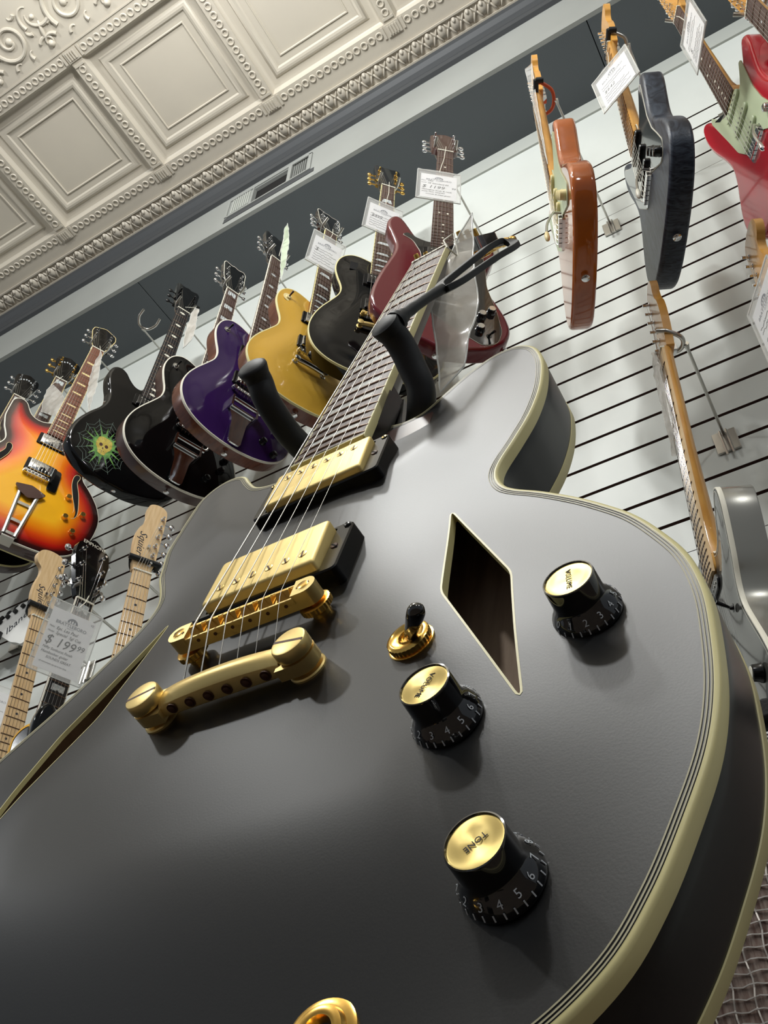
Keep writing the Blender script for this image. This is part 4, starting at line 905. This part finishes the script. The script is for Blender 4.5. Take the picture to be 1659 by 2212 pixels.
# grey guitar with the amber maple neck (lower right)
g = empty('electric_guitar', wpose(-67.7, 1.2, -8.3, (-111, 1109, 704)), 'metallic grey guitar with white and black edging, maple neck and chrome vibrato at right', 'guitar'); TG = [(x + (14 if x > 150 else 0), y) for x, y in LP_T]
out = outl(LP_B, TG); solid_body(out, ['silver_front_shaded', 'silver_body', 'silver_body'], g, 0, -50, 4, 60)
edge_band(out, g, 'off_white', 0, -6.5, 'front_binding', 1.4); MB().rings([[(x, y, .4) for x, y in inset(out, 1.6)], [(x, y, .4) for x, y in inset(out, 5.2)]], 0, True, False, False).obj('black_purfling', 'black_plastic', g, 0)
MB().rings([[(x, y, .5) for x, y in inset(out, 5.2)], [(x, y, .5) for x, y in inset(out, 6.2)]], 0, True, False, False).obj('white_purfling', 'off_white', g, 0)
fneck(g, dict(neck='maple_amber', board='maple', head='tele', inlay='dot', inlaym='ink', scale=648.0, ze=10, zn=0, bolt=True, heel=212, fretm='screw_dark', sz=14))
single_coil(g, 158, 1, 'black_plastic', 0, 12, 40); single_coil(g, 36, 1, 'black_plastic', .1, 12, 40); tom(g, 14, 'chrome'); bigsby(g, 10); dome_knob(g, -30, -118, 4, 'black_plastic', 11, 12, 'off_white'); dome_knob(g, -78, -124, 4, 'black_plastic', 11, 12, 'off_white'); toggle(g, 90, -70, 4, 'black_plastic', 'black_plastic', 6)
GUITARS['TE'] = g
# its neighbour at the right edge: only headstock, neck and tag enter the frame
g, o_ = st_guitar('R2', (-67.7, 1.2, -8.3, (75, 1060, 639)), 'maple-headed guitar at the right edge, hanging below the red one', dict(front='cherry', neck='maple_amber', board='rosewood', tuners='chrome'))
plate(SPG, .1, 'mint', g, 'pickguard', 2.2, 5)
# lower left: blond necks
g, o_ = st_guitar('SQ', (64, -6.4, 4, (-1279, 1081, 697)), 'pale maple-necked guitar whose headstock rises just left of the big black body', dict(front='piano', neck='maple', board='maple', head='tele', ts=-1, inlaym='ink', fretm='screw_dark', logo='Squier', logop=(76, 14, .25), logod=(-1, 0, 0), logoy=(0, -1, 0)))
g, o_ = st_guitar('SS', (79.8, -4.2, 7.2, (-1646, 1143, 752)), 'pale maple-necked guitar with a big round-ended headstock, behind the price card at lower left', dict(front='piano', neck='maple', board='maple', head='strat', ts=-1, inlaym='ink', fretm='screw_dark', logo='Squier', logop=(62, 8, .25), logod=(-1, -.15, 0), logoy=(.15, -1, 0)))
g = lp_guitar('BH', (82.9, -13.2, 6.8, (-1442, 1039, 636)), 'black-headed guitar with pearl lettering and block inlays, half hidden by the price card',
          dict(front='sunburst', side='mahogany', neck='mahogany', board='ebony', head='open', hw='chrome', bind='off_white', fbind='off_white', logo='EPIPHONE'))
# hangers
def hanger(pose, key, label, m_='chrome', xn=668, spread=27, bare=False, dirx=0.0):
    gate = key in ('SQ', 'SS', 'NA', 'OR'); a1 = 16 if gate else (24 if key in ('TE', 'R2', 'BH') else 38)
    Mx = wpose(*pose); c = Mx @ Vector((xn * K, 0, -0.022)); n = (Mx.to_3x3() @ Vector((0, 0, 1))); yv = Mx.to_3x3() @ Vector((0, 1, 0)); n.normalize()
    h = empty('guitar_hanger', Matrix.Translation(c), label, 'hanger', 'wire hooks holding the wall guitars')
    q = lambda u, v, w_: tuple((yv * u + n * v + Vector((0, 0, 1)) * w_))
    P = arcpts([q(-spread, a1, a1 * .2), q(-spread - 1, a1 * .6, a1 * .08), q(-spread, 6, 0), q(-spread * .6, -16, -6), q(0, -22, -8), q(spread * .6, -16, -6), q(spread, 6, 0), q(spread + 1, a1 * .6, a1 * .08), q(spread, a1, a1 * .2)], 5)
    MB().tube(P, 4.2, 10).obj('yoke', m_, h, 50)
    if gate: MB().tube([q(-spread - 9, 20, 2), q(spread + 9, 20, 2)], 6.5, 12).tube([q(-spread - 7, 20, 2), q(-spread - 7, 2, 0)], 7, 10).obj('locking_gate', 'rubber', h, 50)
    s0 = Vector(q(0, -26, -8)); wl = Vector((s0.x + dirx, (WY0 * K - c.y) / K - 3, s0.z - 12))
    MB().tube([tuple(s0), tuple(s0 + Vector((0, 14, 0))), tuple(wl)], [6, 3, 3], 8).obj('rod', 'steel', h, 50)
    MB().box(wl.x - 22, wl.x + 22, wl.y - 3, wl.y + 2, wl.z - 46, wl.z + 10).obj('wall_bracket', 'steel', h, 0, 1)
    MB().tube([(wl.x - 6, wl.y - 8, wl.z + 6), (wl.x - 6, wl.y - 8, wl.z - 60)], 2.5, 6).tube([(wl.x + 6, wl.y - 8, wl.z + 6), (wl.x + 6, wl.y - 8, wl.z - 60)], 2.5, 6).obj('bracket_wires', 'steel', h, 40)
    return h
HL = {'G5': ((71.5, -6.4, .7, (-1239, 1042, 1862)), 'black vibrato-tailed'), 'PU': ((72.2, -5.1, 1.0, (-1057, 1033, 1893)), 'purple'), 'GO': ((66.1, -3.1, -.2, (-861, 1041, 1929)), 'goldtop'),
      'G8': ((47.3, -6.8, -.4, (-681, 1063, 2001)), 'gold-fitted black'), 'MA': ((39.5, -7, -1.8, (-460, 980, 1808)), 'maroon'), 'SK': ((68.3, -4.7, -.7, (-1455, 1040, 1957)), 'skull-graphic'),
      'SB': ((65.6, -3.6, -1.5, (-1796, 1003, 1957)), 'sunburst'), 'G2': ((66, -4, -1, (-2000, 1040, 1960)), 'gold-tunered black-headed'), 'G1': ((66, -4, -1, (-2225, 1040, 2010)), 'leftmost black-headed'),
      'NA': ((-65.9, 2.1, -3.9, (29, 914, 1700)), 'navy'), 'RE': ((-60.9, -3.4, -5.6, (256, 1035, 1890)), 'red'), 'TE': ((-67.7, 1.2, -8.3, (-111, 1109, 704)), 'metallic grey'),
      'R2': ((-67.7, 1.2, -8.3, (75, 1060, 639)), 'right-edge maple-headed'), 'SQ': ((64, -6.4, 4, (-1279, 1081, 697)), 'taller pale maple'), 'SS': ((79.8, -4.2, 7.2, (-1646, 1143, 752)), 'round-headed pale maple'), 'BH': ((82.9, -13.2, 6.8, (-1442, 1039, 636)), 'pearl-lettered black-headed')}
for k_, (ps, nm) in HL.items():
    hanger(ps, k_, 'wire wall hook under the headstock of the ' + nm + ' guitar', xn=680 if k_ in ('TE', 'R2', 'SQ', 'SS', 'NA', 'RE') else 655, m_='black_plastic' if k_ in ('SQ', 'SS') else 'steel')
hanger((-67, 1.2, -1.2, (-146, 892, 1661)), 'OR', 'wall hook with orange rubber arms behind the neck of the amber-brown guitar', 'orange_rubber', 640, 40)
h = hanger((68, -5, 0, (-1612, 1040, 1990)), 'EM', 'empty silver wall hook without a guitar, below the dark soffit', 'steel', 655, 30)

# ------------------------------------------------------------------ price tags and plastic pouches
def pouch_tag(c, wd, ud, w_, h_, label, lines=None, price=None, seed=1, header=True, tie=None, nr=1.0):
    c = tuple(v * nr for v in c); w_ *= nr; h_ *= nr
    wd = Vector(wd).normalized(); ud = Vector(ud); n = wd.cross(ud).normalized(); ud = n.cross(wd)
    Mx = Matrix(((wd.x, ud.x, n.x, c[0] * K), (wd.y, ud.y, n.y, c[1] * K), (wd.z, ud.z, n.z, c[2] * K + CAMZ), (0, 0, 0, 1)))
    t = empty('price_tag', Mx, label, 'price tag', None); R = random.Random(seed); hw_, hh = w_ / 2, h_ / 2
    MB().box(-hw_, hw_, -hh, hh, -.25, .25).obj('card', 'paper', t, 0)
    mb = MB(); G_ = [(-hw_ - 9 + (w_ + 18) * i / 8, -hh - 7 + (h_ + 24) * j / 10) for j in range(11) for i in range(9)]
    for z0, s_ in ((1.2, 1), (-1.2, -1)): mb.add([(x, y, z0 + s_ * 2.2 * R.random() * (1 if (abs(x) > hw_ or y > hh) else .25)) for x, y in G_], [(j * 9 + i, j * 9 + i + 1, (j + 1) * 9 + i + 1, (j + 1) * 9 + i) for j in range(10) for i in range(8)])
    mb.obj('clear_sleeve', 'clear_plastic', t, 60)
    mb = MB()
    for x0, x1, y0, y1 in ((-hw_ - 10, -hw_ - 8, -hh - 8, hh + 17), (hw_ + 8, hw_ + 10, -hh - 8, hh + 17), (-hw_ - 9, hw_ + 9, -hh - 8.5, -hh - 7), (-hw_ - 9, hw_ + 9, hh + 15.5, hh + 17.5)): mb.box(x0, x1, y0, y1, -1, 1)
    mb.obj('sleeve_rim', 'sleeve_rim', t, 0)
    if header:
        mb = MB(); cx, cy, q = 0, hh - 20, w_ / 90
        o = [(cx + 11 * q * math.cos(a), cy + 10 * q * math.sin(a)) for a in [PI * k / 14 for k in range(15)]]; mb.add([(x, y, .5) for x, y in o], [tuple(range(15))]); mb.obj('logo_arch', 'print_grey', t, 0)
        mb = MB()
        for k in range(3): mb.add([(cx - 7 * q + k * 5 * q + 1.7 * q * math.cos(a) + 1.8 * q, cy + (1 + (4.6 if k == 1 else 3.2)) * q * max(0, math.sin(a)) + .2, .8) for a in [PI * j / 8 for j in range(9)]], [tuple(range(9))])
        mb.box(cx - 17 * q, cx - 10 * q, cy + .2, cy + 1.6 * q, .4, .7).obj('logo_windows', 'paper', t, 0)
        text('shop_name', 'BRATTLEBORO', 9.4 * q, Matrix.Translation((0, cy - 6 * q, .5)), 'print_grey', t, .03)
        text('shop_line', 'M U S I C', 3.6 * q, Matrix.Translation((0, cy - 12 * q, .5)), 'print_grey', t, .03)
    if lines:
        for (s_, x, y, z) in lines: text('handwriting', s_, z, Matrix.Translation((x, y, .5)), 'ink', t, .04, 'LEFT', shear=.25)
    else:
        for k, y in enumerate((hh - 42, hh - 52, -hh + 38, -hh + 29, -hh + 20, -hh + 11)):
            x = -hw_ + 7; pts = []; e = hw_ - (8 if k % 2 else 20)
            while x < e: pts.append((x, y + R.uniform(-2.2, 2.6), .5)); x += R.uniform(1.2, 2.4)
            MB().tube(pts, .42, 4).obj('handwriting', 'ink', t, 0)
        text('price', price or '$', 15 if price else 17, Matrix.Translation((-hw_ + 9, -hh + 52, .5)), 'ink', t, .04, 'LEFT', shear=.2)
    if tie:
        p = [Vector(Mx.inverted() @ Vector((tie[0] * K, tie[1] * K, tie[2] * K + CAMZ))) / K]
        MB().tube([(0, hh + 14, 0), tuple((Vector((0, hh + 14, 0)) + p[0]) * .5 + Vector((3, 0, 2))), tuple(p[0])], .9, 6).obj('string_loop', 'off_white', t, 50)
    return t
mat('sleeve_rim', (214, 216, 212), .2, alpha=.75, coat=.5); mat('print_grey', (98, 102, 116), .8)
def nutpt(ps, x=640, y=0, z=4): v = wpose(*ps) @ Vector((x * K, y * K, z * K)); return (v.x / K, v.y / K, (v.z - CAMZ) / K)
pouch_tag((-1266, 900, 1082), (.287, .956, .059), (.226, -.128, .966), 92, 125, 'large white price card reading $199.99 in a clear sleeve, between the two lower-left necks',
          [('Make', -42, 24, 5), ('Epi. Les Paul', -27, 24, 9), ('Model', -42, 14, 5), ('Special  Sgl Cut', -25, 14, 8.5), ('$', -42, -3, 27), ('199', -19, -4, 27), ('99', 24, 0, 16), ('Nifty Sunburst Finish', -41, -19, 7.4), ('Humbucker guitar', -41, -28, 7.6), ('SOUNDS GREAT', -28, -37, 7), ('all instruments set up in our shop', -38, -48, 4.2), ('V2', 36, 55, 6)], tie=nutpt(HL['BH'][0]))
pouch_tag((-431, 949, 2276), (.786, .617, -.041), (.071, -.024, .997), 95, 122, 'price card reading $1199.99 in a clear sleeve on the maroon guitar neck',
          [('Make', -42, 22, 5), ('PRS', -26, 22, 8), ('Model', -42, 12, 5), ('SE Standard 24', -26, 12, 8), ('$ 1199', -40, -5, 19), ('99', 30, -1, 10), ('Mahogany body & neck', -40, -19, 7.5), ('wide thin, stoptail', -40, -28, 7.5), ('sounds & plays great', -30, -38, 7)], tie=nutpt(HL['MA'][0]), nr=.9)
pouch_tag((-779, 951, 2250), (.467, .884, -.021), (.221, -.094, .971), 82, 100, 'white price card in a clear sleeve, tied to the goldtop guitar headstock', seed=2, tie=nutpt(HL['GO'][0]))
pouch_tag((-600, 951, 2270), (.598, .8, -.038), (.175, -.084, .981), 84, 100, 'white price card in a clear sleeve on the neck of the gold-bridge black guitar', seed=3, price='$499', tie=nutpt(HL['G8'][0]))
pouch_tag((55, 899, 2210), (.902, -.431, -.03), (-.007, -.084, .996), 92, 126, 'white price card hanging slanted in front of the navy guitar neck', seed=4, price='$642', tie=nutpt(HL['NA'][0]), nr=.93)
pouch_tag((235, 880, 2170), (.418, -.903, -.102), (.007, -.108, .994), 93, 123, 'price card seen nearly edge-on in front of the red guitar neck', seed=5, tie=nutpt(HL['RE'][0]), nr=.97)
pouch_tag((109, 905, 1160), (.45, -.88, -.1), (.02, -.1, .99), 92, 126, 'price card in a clear sleeve cut by the right edge of the photo', seed=6, price='$', tie=None)
pouch_tag((392, 870, 2150), (.45, -.88, -.1), (.02, -.1, .99), 92, 126, 'price card at the very top right corner beside silver tuners', seed=7, price='$', tie=None)
pouch_tag((-1930, 1215, 1330), (.55, .83, -.1), (.1, -.1, .99), 84, 110, 'price card low at the left edge, below the white headstock', seed=8, price='$', tie=None)
def sheet(name, pts, y, label, cat, m_='clear_plastic', th=2.5, amp=3, seed=1, rim=True, grp=None, skew=(0, 0), tie=None):
    """crumpled pouch seen side-on: outline given in x, z at depth y (mm)"""
    o = ccw(pts); c = o.mean(0); R = random.Random(seed); o = sub(o, 12); vs, fs = tri(o, (), 16)
    ph = [R.uniform(0, 6) for _ in range(6)]
    def dy(x, z): return amp * (math.sin(x * .09 + ph[0]) * .5 + math.sin(z * .05 + x * .07 + ph[1]) * .6 + .5 * math.sin(z * .13 - x * .1 + ph[2])) + skew[0] * (x - c[0]) + skew[1] * (z - c[1])
    t = empty(name, Matrix.Translation((c[0] * K, y * K, c[1] * K + CAMZ)), label, cat, grp); d = dist(vs, o)
    mb = MB()
    for s_ in (-1, 1): mb.add([(x - c[0], dy(x, z) + s_ * th * min(1, q / 12), z - c[1]) for (x, z), q in zip(vs, d)], fs if s_ > 0 else [f[::-1] for f in fs])
    mb.obj('sleeve', m_, t, 25)
    if rim: MB().tube([(x - c[0], dy(x, z), z - c[1]) for x, z in o] + [(o[0][0] - c[0], dy(*o[0]), o[0][1] - c[1])], .9, 6).obj('sleeve_rim', 'sleeve_rim', t, 60)
    if tie:
        top = max([tuple(q) for q in o], key=lambda q: q[1]); q1 = (top[0] - c[0], dy(*top), top[1] - c[1]); q2 = (tie[0] - c[0], tie[1] - y, tie[2] - c[1])
        MB().tube([q1, q2], .9, 6).obj('tie_string', 'off_white', t, 50)
    return t
b_ = sheet('plastic_pouch', [(-161, 944), (-176, 902), (-196, 824), (-209, 790), (-206, 731), (-203, 627), (-183, 662), (-165, 763), (-165, 852)], 430, 'crumpled clear plastic tag pouch hanging beside the neck of the satin black guitar', 'pouch', 'cloudy_plastic', 3, 2.0, 4, skew=(.4, 0))
Bi = b_.matrix_world.inverted()
def bl(v): v = Bi @ Vector(v); return tuple(v / K)
n0 = GM @ Vector((.632, -.02, .002)); MB().tube([bl(n0), bl((n0.x + .006, n0.y - .006, n0.z - .03)), bl((-.178, .43, .85 + CAMZ))], .9, 6).tube([bl(n0), bl((n0.x + .012, n0.y, n0.z + .004)), bl((-.178, .43, .85 + CAMZ))], .9, 6).obj('tie_string', 'off_white', b_, 50)
sheet('plastic_pouch', [(-1317, 2488), (-1295, 2459), (-1282, 2278), (-1317, 2263), (-1328, 2401)], 1000, 'white tag pouch turned side-on beside the neck of the skull-graphic guitar', 'pouch', 'cloudy_plastic', seed=2, tie=nutpt(HL['SK'][0]))
sheet('plastic_pouch', [(-1671, 2415), (-1665, 2453), (-1650, 2424), (-1619, 2296), (-1607, 2194), (-1593, 2084), (-1607, 2113), (-1662, 2292)], 960, 'folded white tag pouch hanging along the neck of the sunburst guitar', 'pouch', 'cloudy_plastic', seed=3, tie=nutpt(HL['SB'][0]))
sheet('plastic_pouch', [(-1961, 2537), (-1871, 2421), (-1818, 2336), (-1835, 2272), (-1954, 2379), (-1973, 2507)], 1010, 'grey tag pouch left of the sunburst guitar neck, under gold tuners', 'pouch', 'cloudy_plastic', seed=4, tie=nutpt(HL['G2'][0]))
mat('green_plastic', (210, 222, 196), .25, alpha=.6)
sheet('plastic_pouch', [(-976, 2618), (-970, 2670), (-957, 2611), (-946, 2479), (-950, 2301), (-967, 2415)], 980, 'narrow green-edged tag pouch standing up beside the purple guitar headstock', 'pouch', 'green_plastic', seed=5, tie=nutpt(HL['PU'][0]))
sheet('plastic_pouch', [(-128, 2456), (-108, 2476), (-120, 2263), (-136, 1890)], 860, 'thin clear tag pouch seen edge-on along the amber-brown guitar neck', 'pouch', 'clear_plastic', seed=6, amp=2, tie=nutpt((-67, 1.2, -1.2, (-146, 892, 1661)), 700))
tg = empty('plastic_pouch', wpose(-67.7, 1.2, -8.3, (-111, 1109, 704)), 'cloudy tag pouch lying over the upper frets of the metallic grey guitar', 'pouch')
o = rnd([(655, -10), (650, 22), (560, 30), (440, 27), (420, 4), (470, -26), (600, -26)], 8); vs, fs = tri(o, (), 12)
MB().add([(x, y, 12 + 3 * math.sin(x * .11 + y * .2)) for x, y in vs], fs).add([(x, y, 9 + 2 * math.sin(x * .07)) for x, y in vs], fs).obj('sleeve', 'cloudy_plastic', tg, 40)

# ------------------------------------------------------------------ guitars that only peep in at the edges
g, o_ = st_guitar('R3', (-68.2, -3.5, -3, (352, 860, 1355)), 'guitar at the top right corner, showing only its silver tuners beside a card', dict(front='navy_grain', neck='maple_amber', board='rosewood', tuners='chrome'))
hanger((-68.2, -3.5, -3, (352, 860, 1355)), 'R3', 'wire wall hook under the headstock of the guitar at the top right corner', 'steel', 680)
g = empty('electric_guitar', Matrix.Translation((-1.94, 1.2, 1.6 + CAMZ)), 'white pointed headstock with black lettering and a locking nut, at the lower left edge', 'guitar')
hp = [(-120, 20), (-76, 43), (-10, 88), (38, 84), (57, -2), (80, -78), (60, -86), (38, -72), (10, -60), (-49, -16), (-130, -30)]
MB().rings([[(x, y, z) for x, z in rnd(hp, 5)] for y in (0, 14)], 0, True, True, True).obj('headstock', 'white', g, 30, 1)
text('headstock_lettering', 'Ibanez', 38, frame((10, -.6, 14), (.82, 0, .56), (-.56, 0, .82)), 'ink', g, .05, shear=.3)
for k in range(5): MB().lathe([(7, -8), (7, 0)], (-70 + k * 27, 0, 40 + k * 9), 'y', 12).tube([(-70 + k * 27, 10, 40 + k * 9), (-86 + k * 27, 10, 66 + k * 9)], 4, 8).lathe([(9, 4), (9, 16)], (-86 + k * 27, 0, 66 + k * 9), 'y', 12).obj('tuning_machine', 'black_plastic', g, 40)
MB().box(-60, -40, -10, 0, -50, -8, 0).box(-90, -52, -9, 0, -30, 0).obj('locking_nut', 'black_plastic', g, 0, 1)
MB().rings([[(x, y, z) for x, z in ccw([(-128, -28), (-112, 22), (-560, -200), (-585, -260)])] for y in (-2, 20)]).obj('neck', 'maple', g, 30, 2)
MB().tube([(-60, 12, 20), (-60, 74, 10)], 4, 8).box(-80, -40, 60, 73, -20, 30).obj('wall_hook', 'steel', g, 30)
g = empty('electric_guitar', Matrix.Translation((-1.36, .95, .93 + CAMZ)), 'yellow-edged black guitar, only its rounded horn showing low at the left edge', 'guitar')
hp = smooth([(-60, -210), (-52, -110), (-42, -30), (-42, 6), (-25, 26), (0, 31), (22, 18), (36, -20), (40, -70), (58, -120), (60, -210)], 8, corners=(0, 10))
MB().rings([[(x, y, z) for x, z in inset(hp, i)] for i, y in ((0, 0), (0, 40))], 0, True, False, False).rings([[(x, y, z) for x, z in inset(hp, i)] for i, y in ((0, 0), (7, -1.5), (7, 0))], 0, True, False, False).obj('body_edge', 'yellow', g, 40)
MB().rings([[(x, y, z) for x, z in inset(hp, 6.5)] for y in (-.6, 39)]).obj('body', 'black_gloss', g, 30)
MB().tube([(0, 40, -180), (0, 323, -180)], 8, 10).obj('wall_bracket', 'steel', g, 30)

# ------------------------------------------------------------------ amplifier standing below on the right
AX0, AX1, AY, AZ1 = -400, 330, 700, 432
a_ = empty('guitar_amplifier', Matrix.Translation((0, .7, 0)), 'black guitar amplifier with silver-brown woven grille cloth, standing behind the big guitar at lower right', 'amplifier')
mb = MB()
for x0, x1, z0, z1 in ((AX0, AX0 + 18, 14, AZ1 + 280), (AX1 - 18, AX1, 14, AZ1 + 280), (AX0, AX1, 14, 34), (AX0, AX1, AZ1 + 262, AZ1 + 280)): mb.box(x0, x1, -6, 228, z0, z1)
mb.box(AX0, AX1, 214, 228, 14, AZ1 + 280); mb.box(AX0, AX1, 2, 10, 684, AZ1 + 270)
mb.obj('cabinet', 'tolex', a_, 0, 3)
mat('grille_cloth', (96, 74, 66), .8, mix=(142, 128, 120), mscale=90, stretch=(4, 1, .6), bump=.5, bscale=300); mat('thread', (196, 190, 184), .35, .4)
MB().box(AX0 + 18, AX1 - 18, 6, 12, 34, 684).obj('grille_cloth', 'grille_cloth', a_, 0)
mb = MB(); z = 40; R = random.Random(5)
while z < 682:
    ph = R.uniform(0, 6); mb.tube([(x, 4.6 + .8 * math.sin(x * .42 + ph), z + .8 * math.sin(x * .3 + ph)) for x in range(AX0 + 20, AX1 - 18, 5)], .62, 4); z += 7.9
x = AX0 + 22
while x < AX1 - 20:
    ph = R.uniform(0, 6); mb.tube([(x + 1.0 * math.sin(zz * .2 + ph), 4.2 + .7 * math.sin(zz * .4), zz) for zz in range(36, 684, 6)], .8, 4); x += 15
o = mb.obj('grille_threads', 'thread', a_, 0); o['kind'] = 'stuff'
MB().box(-98, -24, -2, 2, 671, 684).obj('badge', 'white', a_, 0, .6)
text('badge_lettering', 'R', 12, frame((-62, -2.3, 677.5), (1, 0, 0), (0, 0, 1)), 'ink', a_, .1)
for x in (AX0 + 40, AX1 - 40):
    for y in (20, 200): MB().lathe([(16, 0), (18, 14)], (x, y, 0), seg=16).obj('foot', 'rubber', a_, 40)
MB().box(-60, 60, 90, 110, AZ1 + 280, AZ1 + 294).obj('handle', 'rubber', a_, 0, 4)
